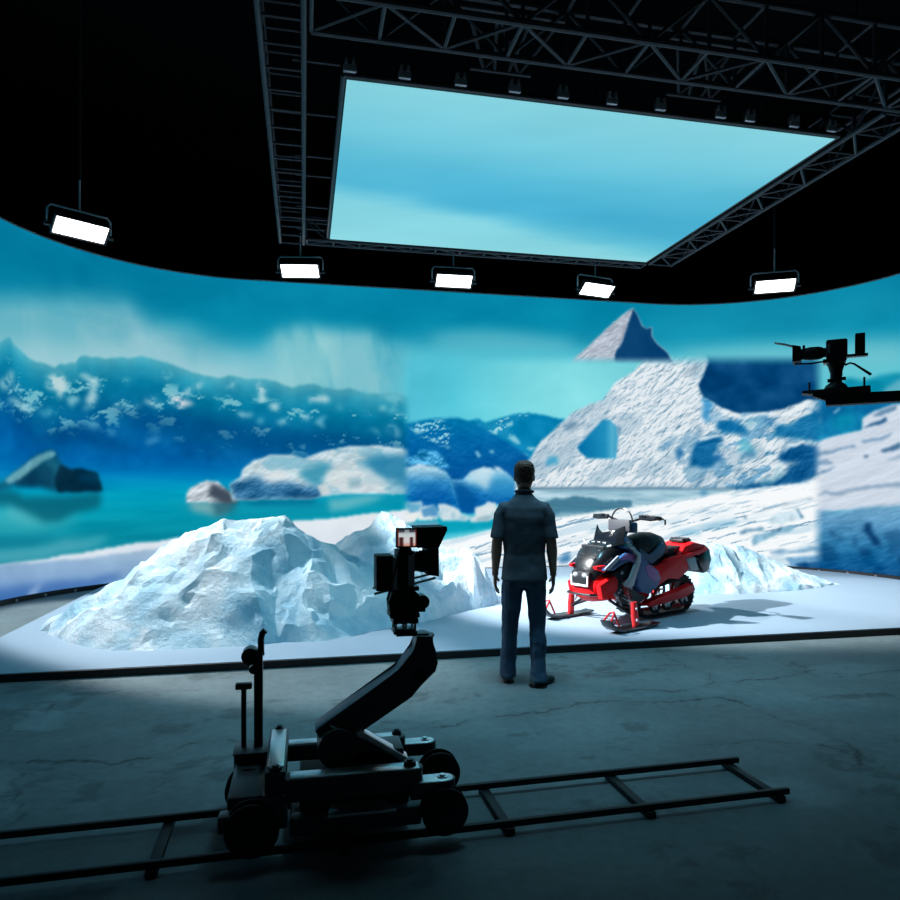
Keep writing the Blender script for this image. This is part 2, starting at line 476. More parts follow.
    lay(big * pmask([(560, 185), (640, 165), (720, 180), (790, 225), (760, 258), (620, 262), (570, 240)], o, k, 2, .05) * .55, C(214, 220, 222))
    lay(big * pmask([(640, 215), (690, 205), (690, 240), (645, 245)], o, k, 2, .03) * .5, C(90, 150, 170))
    lay(big * pmask([(430, 270), (540, 262), (545, 290), (430, 290)], o, k, 2, .02) * .6, C(10, 62, 105))
    lay(big * pmask([(528, 235), (560, 228), (580, 262), (545, 276)], o, k, 1, .02) * .8, C(215, 218, 218))
    # ---- snow banks, left
    shore = pmask([(-60, 572), (0, 565), (40, 560), (90, 551), (135, 543), (160, 541), (200, 534), (289, 521), (325, 518.6), (364, 514), (430, 507), (430, 640), (-60, 640)], blur=1, rough=.015)
    sc_ = ramp(ROW, [(505, C(228, 234, 240)), (600, C(205, 220, 235))])
    lay(shore, sc_ + (N2 - .5)[..., None] * .06)
    low = pmask([(-60, 571), (0, 564), (30, 563), (60, 561), (100, 556), (135, 551), (165, 548), (220, 545), (220, 640), (-60, 640)], blur=1, rough=.03)
    lay(low * .95, ramp(ROW, [(548, C(165, 192, 214)), (562, C(140, 174, 208)), (580, C(122, 160, 202)), (592, C(108, 150, 198)), (606, C(50, 105, 172))]) + (N2 - .5)[..., None] * .1)
    lay(pmask([(-60, 590), (30, 586), (70, 580), (120, 574), (120, 580), (70, 588), (30, 598), (-60, 612)], blur=3, rough=.04) * .7, C(52, 100, 170))
    lay(pmask([(30, 590), (44, 582), (36, 594), (26, 598)], blur=2) * .6, C(170, 195, 225))
    # ---- right-hand, outside the sharp middle
    R = sstep(794, 804, COLM)
    n4, g4 = relief(math.radians(18), 1.5, 5., 401, 5)
    lay(R * sstep(364, 376, ROW) * (1 - sstep(400, 420, ROW)) * .7, C(100, 195, 208))
    lay(R * pmask([(838, 388), (848, 378), (862, 380), (878, 376), (890, 374), (960, 372), (960, 430), (830, 430)], blur=2, rough=.04) * .9, C(8, 140, 172) + (N2 - .5)[..., None] * .2)
    lay(R * pmask([(880, 392), (900, 380), (930, 380), (930, 396), (888, 397)], blur=2, rough=.04) * .7, C(120, 185, 200))
    o, k = (740, 380), 5.625
    lay(R * pmask([(380, 90), (960, 90), (960, 140), (830, 170), (690, 210), (690, 285), (600, 305), (420, 355), (380, 360)], o, k, 2), C(10, 112, 164) + (N2 - .5)[..., None] * C(30, 90, 80))
    lay(R * pmask([(540, 200), (620, 170), (660, 250), (580, 290), (520, 260)], o, k, 4, .04) * .5, C(0, 140, 165))
    lay(R * pmask([(520, 185), (560, 150), (565, 165), (535, 190)], o, k, 1) * .7, C(160, 205, 220))
    snow = pmask([(380, 360), (430, 345), (600, 300), (690, 285), (690, 215), (760, 175), (860, 140), (1100, 90), (1100, 700), (380, 750)], o, k, 1, .02)
    lay(R * snow, C(206, 217, 231) + (g4 * .03)[..., None])
    for pts, a, c in [
        ([(735, 205), (800, 165), (890, 140), (885, 170), (800, 195)], .7, (90, 130, 165)),
        ([(690, 280), (740, 250), (830, 205), (840, 230), (760, 265)], .8, (45, 95, 140)),
        ([(430, 405), (520, 390), (640, 365), (655, 380), (560, 400), (440, 425)], .6, (95, 135, 170)),
        ([(680, 350), (760, 325), (860, 290), (860, 305), (780, 340), (700, 360)], .6, (105, 145, 180)),
        ([(780, 395), (830, 375), (900, 350), (900, 385), (840, 400), (790, 410)], .7, (55, 100, 140)),
        ([(690, 420), (720, 418), (720, 435), (690, 438)], .7, (70, 105, 140)),
        ([(430, 460), (480, 440), (530, 470), (470, 480)], .5, (95, 135, 170)),
        ([(430, 525), (480, 510), (545, 488), (480, 525), (430, 540)], .7, (70, 115, 155)),
        ([(430, 640), (560, 622), (700, 600), (900, 578), (1100, 560), (1100, 590), (900, 602), (700, 622), (560, 642), (430, 655)], .6, (125, 155, 182)),
        ([(820, 450), (900, 420), (960, 415), (900, 445)], .4, (120, 155, 185)),
    ]:
        lay(R * pmask(pts, o, k, 1, .06, 4) * min(1, a * 1.25), np.array(c) / 255.)
    lb = pmask([(380, 735), (560, 738), (640, 722), (900, 700), (1100, 690), (1100, 1300), (380, 1300)], o, k, 2, .03)
    lay(R * lb, ramp(ROW, [(506, C(112, 165, 200)), (525, C(84, 146, 188)), (548, C(36, 114, 164)), (565, C(8, 84, 140)), (582, C(2, 56, 106))]) + ((N2 - .5) * .22)[..., None] + (g4 * .05)[..., None])
    o2 = (740, 460)
    for pts, a in [([(690, 360), (730, 365), (760, 420), (790, 430), (800, 480), (750, 490), (730, 430), (690, 385)], .9), ([(490, 395), (540, 405), (560, 435), (520, 430)], .7), ([(640, 425), (670, 435), (660, 500), (645, 480)], .6), ([(560, 440), (580, 435), (580, 465), (565, 460)], .8), ([(440, 480), (520, 500), (560, 560), (500, 600), (430, 560)], .4), ([(820, 400), (900, 380), (960, 480), (840, 540)], .35), ([(880, 540), (960, 520), (960, 600), (890, 600)], .7), ([(670, 490), (740, 500), (730, 540), (680, 530)], .5)]:
        lay(R * pmask(pts, o2, k, 2, .09, 4) * a, C(2, 48, 94))
    # ---- the sharper picture in the middle
    base = IMG.copy()
    IMG = IMG.copy()
    F = sstep(401, 412, COLM) * (1 - sstep(811, 825, COLM)) * sstep(353, 367, ROW)
    sk = ramp(COLM, [(405, C(84, 192, 215)), (450, C(86, 200, 220)), (520, C(120, 214, 224)), (580, C(135, 222, 228)), (640, C(120, 212, 222))])
    IMG = sk + ((CL - .5) * .10)[..., None]
    lay(sstep(400, 340, ROW) * .2, C(90, 190, 210))
    o, k = (400, 380), 5.625
    nh, gh = relief(math.radians(-30), 4, 6, 501, 5)
    hb = pmask([(380, 240), (400, 225), (440, 215), (480, 240), (560, 212), (650, 190), (720, 185), (800, 195), (900, 215), (1000, 240), (1000, 560), (380, 560)], o, k, 1, .02)
    lay(hb, C(4, 128, 178) + ((N2 - .5) * .14)[..., None])
    sn = sstep(.25, .8, gh) * sstep(.45, .62, fbm(SS * 1.6, ZZ * 2.2, 61, 4))
    lay(hb * pmask([(400, 225), (480, 235), (560, 210), (650, 190), (720, 188), (720, 215), (600, 235), (640, 330), (690, 360), (640, 350), (560, 310), (520, 300), (480, 270)], o, k, 2, .05, 5) * np.clip(sn * 1.5 + .1, 0, .9), C(165, 220, 230))
    lay(hb * pmask([(600, 320), (640, 310), (690, 360), (640, 350)], o, k, 1, .03) * .8, C(160, 215, 228))
    lay(hb * pmask([(705, 380), (740, 372), (770, 378), (740, 395)], o, k, 1, .02) * .8, C(170, 220, 230))
    lay(hb * pmask([(590, 245), (635, 232), (630, 255), (600, 260)], o, k, 1, .02) * .8, C(180, 225, 232))
    lay(hb * pmask([(515, 297), (550, 292), (548, 303), (520, 306)], o, k, 1, .01) * .8, C(180, 225, 232))
    lay(hb * pmask([(685, 410), (720, 420), (725, 432), (690, 425)], o, k, 1, .01) * .8, C(170, 220, 230))
    hf = pmask([(-60, 270), (70, 235), (140, 222), (200, 215), (260, 212), (330, 212), (420, 238), (500, 290), (560, 325), (620, 360), (680, 395), (730, 440), (780, 480), (780, 620), (-60, 620)], o, k, 1, .015)
    lay(hf, ramp(ROW, [(415, C(0, 122, 172)), (440, C(2, 104, 168)), (475, C(2, 84, 154))]) + ((N2 - .5) * .10)[..., None] + (gh * .03)[..., None])
    lay(hf * pmask([(60, 250), (120, 230), (240, 220), (240, 260), (300, 310), (280, 380), (200, 350), (150, 330), (70, 300)], o, k, 3, .05, 5) * np.clip(sstep(.1, .6, gh) * 1.1, 0, .9), C(165, 222, 232))
    for pts in ([(420, 405), (435, 398), (455, 430), (440, 438)], [(75, 290), (130, 275), (140, 290), (95, 305)], [(160, 330), (200, 335), (230, 355), (200, 352)], [(200, 215), (260, 205), (330, 208), (260, 214)], [(500, 400), (525, 395), (530, 410), (510, 412)], [(250, 365), (285, 378), (270, 386)]):
        lay(hf * pmask(pts, o, k, 1, .01) * .75, C(170, 222, 232))
    # blue blocks of ice behind the man
    lay(pmask([(10, 440), (60, 430), (110, 395), (200, 395), (240, 430), (280, 490), (240, 500), (120, 480), (20, 480)], o, k, 1, .03, 5) * .9, C(60, 155, 205) + (gh * .22)[..., None])
    blk = pmask([(-20, 500), (50, 490), (110, 472), (200, 488), (260, 515), (285, 550), (300, 590), (330, 690), (348, 730), (200, 740), (-20, 740)], o, k, 1, .01)
    lay(blk, ramp(ROW, [(464, C(205, 228, 238)), (471, C(150, 200, 225)), (482, C(50, 140, 196)), (500, C(6, 104, 176)), (512, C(20, 120, 180))]) + (gh * .06)[..., None])
    lay(blk * pmask([(280, 560), (295, 580), (345, 730), (325, 700)], o, k, 1) * .7, C(130, 200, 225))
    lay(blk * pmask([(80, 620), (200, 560), (290, 640), (300, 720), (90, 720)], o, k, 4, .05) * .5, C(2, 84, 160))
    blk2 = pmask([(285, 560), (350, 560), (400, 512), (470, 490), (520, 498), (545, 515), (525, 485), (560, 492), (610, 530), (650, 570), (700, 640), (700, 700), (480, 700), (410, 755), (340, 750), (310, 640)], o, k, 1, .01)
    lay(blk2, ramp(ROW, [(467, C(200, 226, 238)), (479, C(120, 190, 222)), (490, C(30, 125, 188)), (503, C(2, 92, 166))]) + (gh * .05)[..., None])
    lay(blk2 * pmask([(360, 565), (400, 515), (470, 492), (520, 510), (515, 600), (480, 620), (430, 575)], o, k, 3, .03) * .7, C(205, 228, 238))
    lay(blk2 * pmask([(290, 570), (350, 580), (420, 640), (430, 700), (405, 755), (345, 745)], o, k, 3, .03) * .85, C(2, 82, 150))
    lay(blk2 * pmask([(520, 540), (600, 530), (680, 620), (600, 670), (500, 640)], o, k, 4, .04) * .6, C(40, 140, 196))
    # still water between shore and bergs
    lay(pmask([(200, 760), (300, 790), (420, 760), (540, 770), (560, 830), (420, 850), (240, 870), (-20, 850), (-20, 800)], o, k, 2), C(8, 160, 186) + ((N2 - .5) * .1)[..., None])
    rk = ramp(N2, [(0.25, C(120, 178, 205)), (.5, C(200, 220, 228)), (.75, C(232, 236, 236))])
    for pts in ([(415, 715), (480, 700), (490, 680), (540, 690), (560, 760), (500, 790), (400, 800), (385, 770), (425, 760)], [(210, 700), (250, 700), (330, 730), (345, 750), (400, 770), (380, 790), (250, 795), (215, 770)], [(-20, 700), (40, 680), (120, 690), (130, 740), (80, 800), (-20, 800)], [(95, 770), (130, 710), (190, 700), (215, 760), (215, 790), (110, 790)]):
        lay(pmask(pts, o, k, 1, .03, 5), rk)
    for pts, c in (([(120, 730), (190, 700), (215, 765), (130, 770)], (60, 135, 190)), ([(40, 690), (120, 700), (110, 740), (50, 740)], (80, 160, 200)), ([(-20, 800), (220, 795), (220, 830), (-20, 840)], (110, 165, 190)), ([(440, 770), (520, 760), (500, 790), (420, 798)], (150, 180, 190))):
        lay(pmask(pts, o, k, 1, .03, 5) * .8, np.array(c) / 255.)
    # the shadowed far mountain on the right
    dk = pmask([(700, 340), (830, 340), (830, 425), (690, 425)], blur=2)
    lay(dk, C(2, 66, 116) + ((fbm(SS * 2.5, ZZ * 3, 71, 5) - .5) * .20)[..., None])
    # ---- the great iceberg with an arch
    n5, g5 = relief(math.radians(50), 2.2, 8., 601, 5, .62, .28)
    n6, g6 = relief(math.radians(35), 3.4, 6., 641, 5, .65, .3)
    n8, g8 = relief(math.radians(44), 6, 18., 671, 4, .6, .2)
    berg = pmask([(515, 474), (529, 460), (541, 441), (552, 432), (571, 414), (589, 405), (603, 399.6), (609, 391), (616, 382), (634, 371), (643, 360), (668, 340), (700, 345), (709, 361), (702.7, 377), (698, 386), (702.7, 397), (720, 407.5), (740, 414), (767, 412), (783, 409), (807, 399.6), (830, 400), (830, 484), (735, 492), (515, 494)], blur=1, rough=.02, rf=5)
    ic = C(230, 238, 243) + (np.minimum(g5 + .2, 0) * .20)[..., None] * np.array([1.3, .95, .75]) + (np.minimum(g6 + .1, .0) * .16)[..., None] * np.array([1.3, 1., .75]) + (np.minimum(g8 + .15, 0) * .30)[..., None] * np.array([1.3, .95, .75])
    lay(berg, ic)
    sh = sstep(.54, .68, fbm(SS * 1.3 + ZZ * .8, ZZ * 2.6 - SS * 1.4, 655, 4))
    lay(berg * sh * .35, C(120, 160, 186))
    lowr = sstep(690, 730, COLM) * sstep(398, 420, ROW)
    bl = sstep(.50, .60, fbm(SS * 2.6 + ZZ * 1.2, ZZ * 5.2 - SS * 1.8, 691, 5, .55))
    lay(berg * lowr * bl * .7, C(70, 140, 184) + (g6 * .12)[..., None])
    mid = sstep(655, 690, COLM) * sstep(415, 440, ROW) * (1 - lowr)
    lay(berg * mid * sstep(.54, .62, fbm(SS * 2.2 + ZZ * 1.6, ZZ * 4.6 - SS * 2.4, 697, 4)) * .55, C(90, 150, 186))
    lay(berg * pmask([(525, 470), (541, 444), (571, 418), (589, 408), (603, 404), (603, 412), (580, 428), (570, 450), (545, 470)], blur=4, rough=.05) * .35, C(140, 170, 192))
    o, k = (520, 300), 5.625
    lay(berg * pmask([(250, 705), (320, 680), (330, 700), (260, 735)], o, k, 2, .03) * .7, C(90, 130, 160))
    lay(berg * pmask([(160, 880), (210, 880), (215, 920), (140, 930)], o, k, 2, .02) * .9, C(60, 160, 200))
    arch = pmask([(320, 830), (430, 712), (470, 672), (510, 675), (545, 712), (552, 780), (540, 893), (380, 892), (335, 855)], o, k, 1, .008)
    lay(berg * arch, ramp(COLM, [(577, C(2, 112, 168)), (605, C(30, 140, 186)), (612, C(80, 172, 206)), (620, C(50, 150, 190))]) + ((N2 - .5) * .07)[..., None])
    lay(berg * pmask([(545, 710), (575, 720), (565, 760), (550, 770)], o, k, 1, .02) * .7, C(80, 140, 175))
    o, k = (660, 340), 5.625
    for pts, c, a in [
        ([(232, 318), (262, 310), (295, 370), (300, 440), (270, 478), (245, 430)], (62, 150, 202), .95),
        ([(305, 480), (335, 435), (400, 440), (470, 478), (490, 535), (430, 540), (330, 522)], (8, 106, 164), .95),
        ([(190, 610), (222, 556), (320, 530), (348, 570), (300, 640), (335, 662), (270, 728), (180, 705)], (4, 92, 148), .95),
        ([(440, 565), (490, 560), (530, 610), (540, 650), (440, 630)], (100, 190, 212), .8),
        ([(90, 622), (130, 605), (148, 650), (105, 690)], (20, 100, 160), .85),
        ([(0, 600), (60, 560), (110, 545), (60, 600), (0, 630)], (50, 120, 165), .7),
        ([(200, 830), (240, 740), (265, 745), (225, 840)], (60, 120, 160), .7),
        ([(130, 190), (200, 130), (235, 125), (190, 165), (140, 205)], (100, 130, 155), .7),
        ([(690, 622), (720, 582), (800, 578), (870, 600), (900, 600), (900, 760), (800, 805), (400, 850), (440, 828), (520, 805), (640, 780), (720, 735), (730, 705), (800, 690), (660, 672)], (3, 78, 134), .97),
        ([(620, 530), (660, 490), (760, 452), (850, 392), (900, 400), (930, 590), (850, 572), (740, 556)], (8, 104, 158), .95),
        ([(580, 450), (650, 430), (660, 480), (610, 490)], (20, 100, 160), .7),
        ([(470, 490), (560, 480), (600, 440), (500, 430), (450, 450)], (120, 185, 210), .5),
        ([(480, 640), (540, 620), (520, 670), (440, 672)], (30, 110, 160), .6),
        ([(560, 790), (640, 760), (660, 700), (690, 720), (670, 780), (580, 820)], (120, 185, 205), .5),
        ([(300, 640), (340, 640), (330, 670), (300, 665)], (4, 84, 150), .8),
        ([(200, 480), (235, 490), (230, 530), (195, 525)], (80, 130, 165), .6),
    ]:
        lay(berg * pmask(pts, o, k, 2, .085, 5) * a, np.array(c) / 255. + (g6 * .05)[..., None] + ((N2 - .5) * .16)[..., None])
    for pts in ([(300, 478), (330, 433), (400, 438), (380, 446), (335, 448)], [(215, 560), (320, 528), (345, 545), (320, 545), (230, 572)], [(690, 640), (715, 580), (790, 566), (860, 590), (800, 586), (725, 600)], [(440, 440), (520, 412), (610, 408), (660, 420), (560, 425), (480, 450)], [(620, 425), (720, 395), (830, 335), (860, 345), (740, 405)], [(660, 470), (760, 420), (860, 390), (850, 405), (770, 445)], [(310, 385), (345, 375), (470, 420), (440, 432), (340, 405)]):
        lay(berg * pmask(pts, o, k, 1, .045, 7) * .9, C(232, 241, 246) + (np.minimum(g6, 0) * .2)[..., None])
    # ---- water under the iceberg and the snow field
    wt = pmask([(520, 488), (660, 487.5), (735, 489), (735, 512), (520, 524)], blur=1)
    lay(wt, C(160, 198, 214) + ((fbm(SS * 2, ZZ * 22, 81, 4) - .5) * .35)[..., None] * np.array([1.1, .8, .7]))
    lay(pmask([(545, 500), (575, 497), (600, 500), (632, 500), (632, 508), (590, 512), (540, 514)], blur=1, rough=.06, rf=4) * .75, C(40, 100, 128))
    lay(pmask([(520, 487), (735, 487.5), (735, 489.5), (520, 490)], blur=1) * .7, C(60, 100, 130))
    lay(pmask([(700, 489), (708, 489), (706, 497), (701, 497)], blur=2) * .6, C(60, 130, 175))
    lay(pmask([(530, 512), (560, 510), (600, 508), (590, 514), (540, 520)], blur=2) * .5, C(80, 140, 165))
    fld = pmask([(395, 560), (415, 548), (440, 541), (470, 535), (495, 529), (530, 522), (560, 517.5), (613, 510), (667, 502), (700, 497), (735, 490.5), (790, 484.5), (825, 480), (825, 620), (395, 620)], blur=1, rough=.008)
    n7, g7 = relief(math.radians(14), 1.2, 7., 701, 5, .6)
    fc = C(246, 250, 252) + (np.minimum(g7 + .25, 0) * .22)[..., None] * np.array([1.4, .9, .6])
    lay(fld, fc)
    cr_ = sstep(.40, .75, -g7) * sstep(.46, .6, fbm(SS * 1.3, ZZ * 3.5 - SS * .9, 747, 4))
    lay(fld * cr_ * sstep(498, 520, ROW) * .75, C(95, 145, 178))
    st = sstep(.52, .66, fbm(SS * .9, ZZ * 6 - SS * 1.4, 733, 4))
    lay(fld * st * sstep(506, 530, ROW) * .42, C(150, 195, 220))
    o, k = (740, 460), 5.625
    for pts, c, a in [
        ([(0, 405), (60, 385), (140, 375), (140, 390), (70, 405), (0, 425)], (100, 150, 180), .7),
        ([(60, 470), (90, 430), (160, 400), (240, 375), (320, 365), (320, 390), (230, 410), (140, 440), (90, 470)], (120, 175, 205), .7),
        ([(165, 395), (240, 370), (235, 385), (180, 402)], (30, 80, 120), .7),
        ([(325, 285), (335, 280), (345, 325), (330, 325)], (40, 100, 140), .9),
        ([(10, 300), (25, 310), (35, 330), (15, 325)], (40, 90, 130), .8),
        ([(150, 350), (190, 310), (260, 290), (330, 300), (330, 330), (240, 350)], (185, 215, 230), .6),
        ([(70, 300), (180, 268), (260, 240), (400, 205), (430, 215), (260, 258), (180, 280), (80, 310)], (160, 185, 205), .55),
        ([(160, 520), (240, 500), (330, 490), (400, 480), (450, 500), (380, 515), (260, 520), (180, 535)], (110, 160, 195), .6),
        ([(250, 560), (330, 540), (430, 540), (470, 560), (470, 640), (330, 610), (280, 600)], (90, 150, 195), .7),
        ([(300, 590), (340, 570), (470, 580), (470, 625), (340, 608)], (10, 70, 125), .7),
    ]:
        lay(fld * pmask(pts, o, k, 1, .07, 5) * min(1, a * 1.2), np.array(c) / 255. + ((N3 - .5) * .25)[..., None])
    o, k = (560, 440), 5.625
    for pts, c, a in [
        ([(640, 520), (700, 500), (790, 500), (800, 530), (720, 540)], (120, 185, 215), .55),
        ([(780, 490), (900, 450), (1000, 440), (1000, 480), (860, 500)], (120, 180, 210), .55),
        ([(0, 660), (50, 640), (60, 690), (0, 700)], (40, 110, 165), .8),
        ([(720, 430), (860, 400), (1000, 380), (860, 425)], (170, 205, 225), .5),
        ([(0, 560), (200, 520), (120, 560), (0, 590)], (190, 210, 225), .5),
    ]:
        lay(fld * pmask(pts, o, k, 2, .04, 4) * a, np.array(c) / 255.)
    sharp = IMG
    IMG = base * (1 - F[..., None]) + sharp * F[..., None]
    # the grey peak above the seam
    o, k = (520, 300), 5.625
    pk = pmask([(300, 335), (420, 225), (520, 130), (600, 65), (635, 45), (655, 75), (690, 145), (712, 162), (745, 152), (745, 205), (770, 245), (830, 295), (860, 350), (880, 380), (280, 380)], o, k, 1, .008)
    pk = pk * (1 - sstep(355, 365, ROW))
    lay(pk, C(176, 186, 200) + (g6 * .09)[..., None] + ((N3 - .5) * .08)[..., None])
    lay(pk * pmask([(635, 45), (660, 75), (690, 145), (745, 150), (745, 205), (770, 245), (830, 295), (880, 380), (535, 370), (535, 290), (575, 235), (600, 160), (615, 110)], o, k, 1, .02), C(8, 64, 112) + ((N2 - .5) * .06)[..., None])
    IMG = np.clip(IMG, 0, 1)

paint_wall()

def lin_arr(a):
    return np.where(a <= .04045, a / 12.92, ((a + .055) / 1.055) ** 2.4)

def grid_mesh(name, V, nu, nv, colors=None):
    me = bpy.data.meshes.new(name)
    i = np.arange(nu - 1)[:, None] * nv + np.arange(nv - 1)[None, :]
    q = np.stack([i, i + nv, i + nv + 1, i + 1], -1).reshape(-1, 4)
    me.vertices.add(len(V)); me.vertices.foreach_set('co', V.astype(np.float32).ravel())
    me.loops.add(q.size); me.loops.foreach_set('vertex_index', q.astype(np.int32).ravel())
    me.polygons.add(len(q)); me.polygons.foreach_set('loop_start', (np.arange(len(q)) * 4).astype(np.int32))
    me.update(calc_edges=True)
    if colors is not None:
        a = me.color_attributes.new('picture', 'FLOAT_COLOR', 'POINT')
        c4 = np.concatenate([colors, np.ones((len(colors), 1))], 1)
        a.data.foreach_set('color', c4.astype(np.float32).ravel())
    return me

wall = empty('led_wall', (2.9, WY, 0), 0, 'tall curved video wall showing icebergs, blue water and snowy mountains', 'video wall')
V = np.stack([np.repeat(WX_ - 2.9, len(Z1)), np.repeat(WY_ - WY, len(Z1)), np.tile(Z1, len(S1))], -1)
me = grid_mesh('screen', V, len(S1), len(Z1), lin_arr(IMG).reshape(-1, 3))
link_mesh('screen', me, emit_mat('led_picture', (1, 1, 1), 1.0, 'picture', 'NONE'), wall)

S2, X2, Y2 = wall_profile(.16)
def wall_strip(name, off0, off1, z0, z1, m):
    """a solid band that follows the wall; offsets grow away from the stage"""
    rl = []
    n = len(S2)
    for i in range(n):
        a, b = max(i - 1, 0), min(i + 1, n - 1)
        t = Vector((X2[b] - X2[a], Y2[b] - Y2[a], 0)).normalized()
        nn = Vector((-t.y, t.x, 0))
        p = Vector((X2[i] - 2.9, Y2[i] - WY, 0))
        rl.append([p + nn * off0 + Vector((0, 0, z0)), p + nn * off1 + Vector((0, 0, z0)), p + nn * off1 + Vector((0, 0, z1)), p + nn * off0 + Vector((0, 0, z1))])
    return MB().rings(rl).build(name, m, wall)
wall_strip('cabinet_back', .02, .14, .0, WH, M['black'])
wall_strip('base_trim', -.03, .015, 0, .068, mat('dark_base_trim', (.012, .014, .018), .5, var=.2))
wall_strip('top_rim', -.006, .15, WH, WH + .022, mat('grey_top_rim', (.3, .31, .33), .4, .3, var=.1))
# joints of the cabinets along the foot
mb = MB()
for i in range(4, len(S2) - 4, 3):
    t = Vector((X2[i + 1] - X2[i - 1], Y2[i + 1] - Y2[i - 1], 0)).normalized(); nn = Vector((-t.y, t.x, 0))
    p = Vector((X2[i] - 2.9, Y2[i] - WY, 0)) - nn * .03
    mb.cyl(p - nn * .012 + Vector((0, 0, .03)), p + Vector((0, 0, .03)), .022, n=8)
mb.build('foot_bolts', M['steel'], wall)

# ------------------------------------------------------------------ room shell
def slab(name, x0, x1, y0, y1, z0, z1, m):
    return structure(MB().box(x0, x1, y0, y1, z0, z1).build(name, m, None, False))
slab('wall_back', -9, 15, 15, 15.2, 0, 9.2, M['studio'])
slab('wall_left', -9.2, -9, -1.5, 15.2, 0, 9.2, M['studio'])
slab('wall_right', 15, 15.2, -1.5, 15.2, 0, 9.2, M['studio'])
slab('ceiling', -9.2, 15.2, -1.5, 15.2, 9.2, 9.4, M['studio'])

# ------------------------------------------------------------------ concrete floor
def floor_material():
    m = bpy.data.materials.new('worn_grey_concrete'); m.use_nodes = True
    nt = m.node_tree; n = nt.nodes; L = nt.links
    p = n['Principled BSDF']
    p.inputs['Specular IOR Level'].default_value = .3
    tc = n.new('ShaderNodeTexCoord')
    a = n.new('ShaderNodeTexNoise'); a.inputs['Scale'].default_value = .9; a.inputs['Detail'].default_value = 8; a.inputs['Roughness'].default_value = .62
    b = n.new('ShaderNodeTexNoise'); b.inputs['Scale'].default_value = 14; b.inputs['Detail'].default_value = 8; b.inputs['Roughness'].default_value = .7
    L.new(tc.outputs['Object'], a.inputs['Vector']); L.new(tc.outputs['Object'], b.inputs['Vector'])
    r = n.new('ShaderNodeValToRGB')
    r.color_ramp.elements[0].position = .32; r.color_ramp.elements[0].color = (.13, .168, .178, 1)
    r.color_ramp.elements[1].position = .68; r.color_ramp.elements[1].color = (.225, .28, .292, 1)
    L.new(a.outputs['Fac'], r.inputs['Fac'])
    mx = n.new('ShaderNodeMix'); mx.data_type = 'RGBA'; mx.blend_type = 'MULTIPLY'; mx.inputs['Factor'].default_value = .6
    r2 = n.new('ShaderNodeValToRGB')
    r2.color_ramp.elements[0].position = .3; r2.color_ramp.elements[0].color = (.62, .62, .62, 1)
    r2.color_ramp.elements[1].position = .6; r2.color_ramp.elements[1].color = (1, 1, 1, 1)
    L.new(b.outputs['Fac'], r2.inputs['Fac'])
    L.new(r.outputs['Color'], mx.inputs[6]); L.new(r2.outputs['Color'], mx.inputs[7])
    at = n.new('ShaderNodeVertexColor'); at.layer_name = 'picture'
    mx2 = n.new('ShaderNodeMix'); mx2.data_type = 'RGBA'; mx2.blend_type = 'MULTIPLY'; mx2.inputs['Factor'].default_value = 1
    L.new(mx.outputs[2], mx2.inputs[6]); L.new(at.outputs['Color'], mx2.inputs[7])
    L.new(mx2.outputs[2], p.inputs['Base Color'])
    rr = n.new('ShaderNodeMapRange'); rr.inputs[3].default_value = .5; rr.inputs[4].default_value = .8
    L.new(a.outputs['Fac'], rr.inputs[0]); L.new(rr.outputs[0], p.inputs['Roughness'])
    bp = n.new('ShaderNodeBump'); bp.inputs['Strength'].default_value = .12; bp.inputs['Distance'].default_value = .01
    L.new(b.outputs['Fac'], bp.inputs['Height']); L.new(bp.outputs['Normal'], p.inputs['Normal'])
    return m

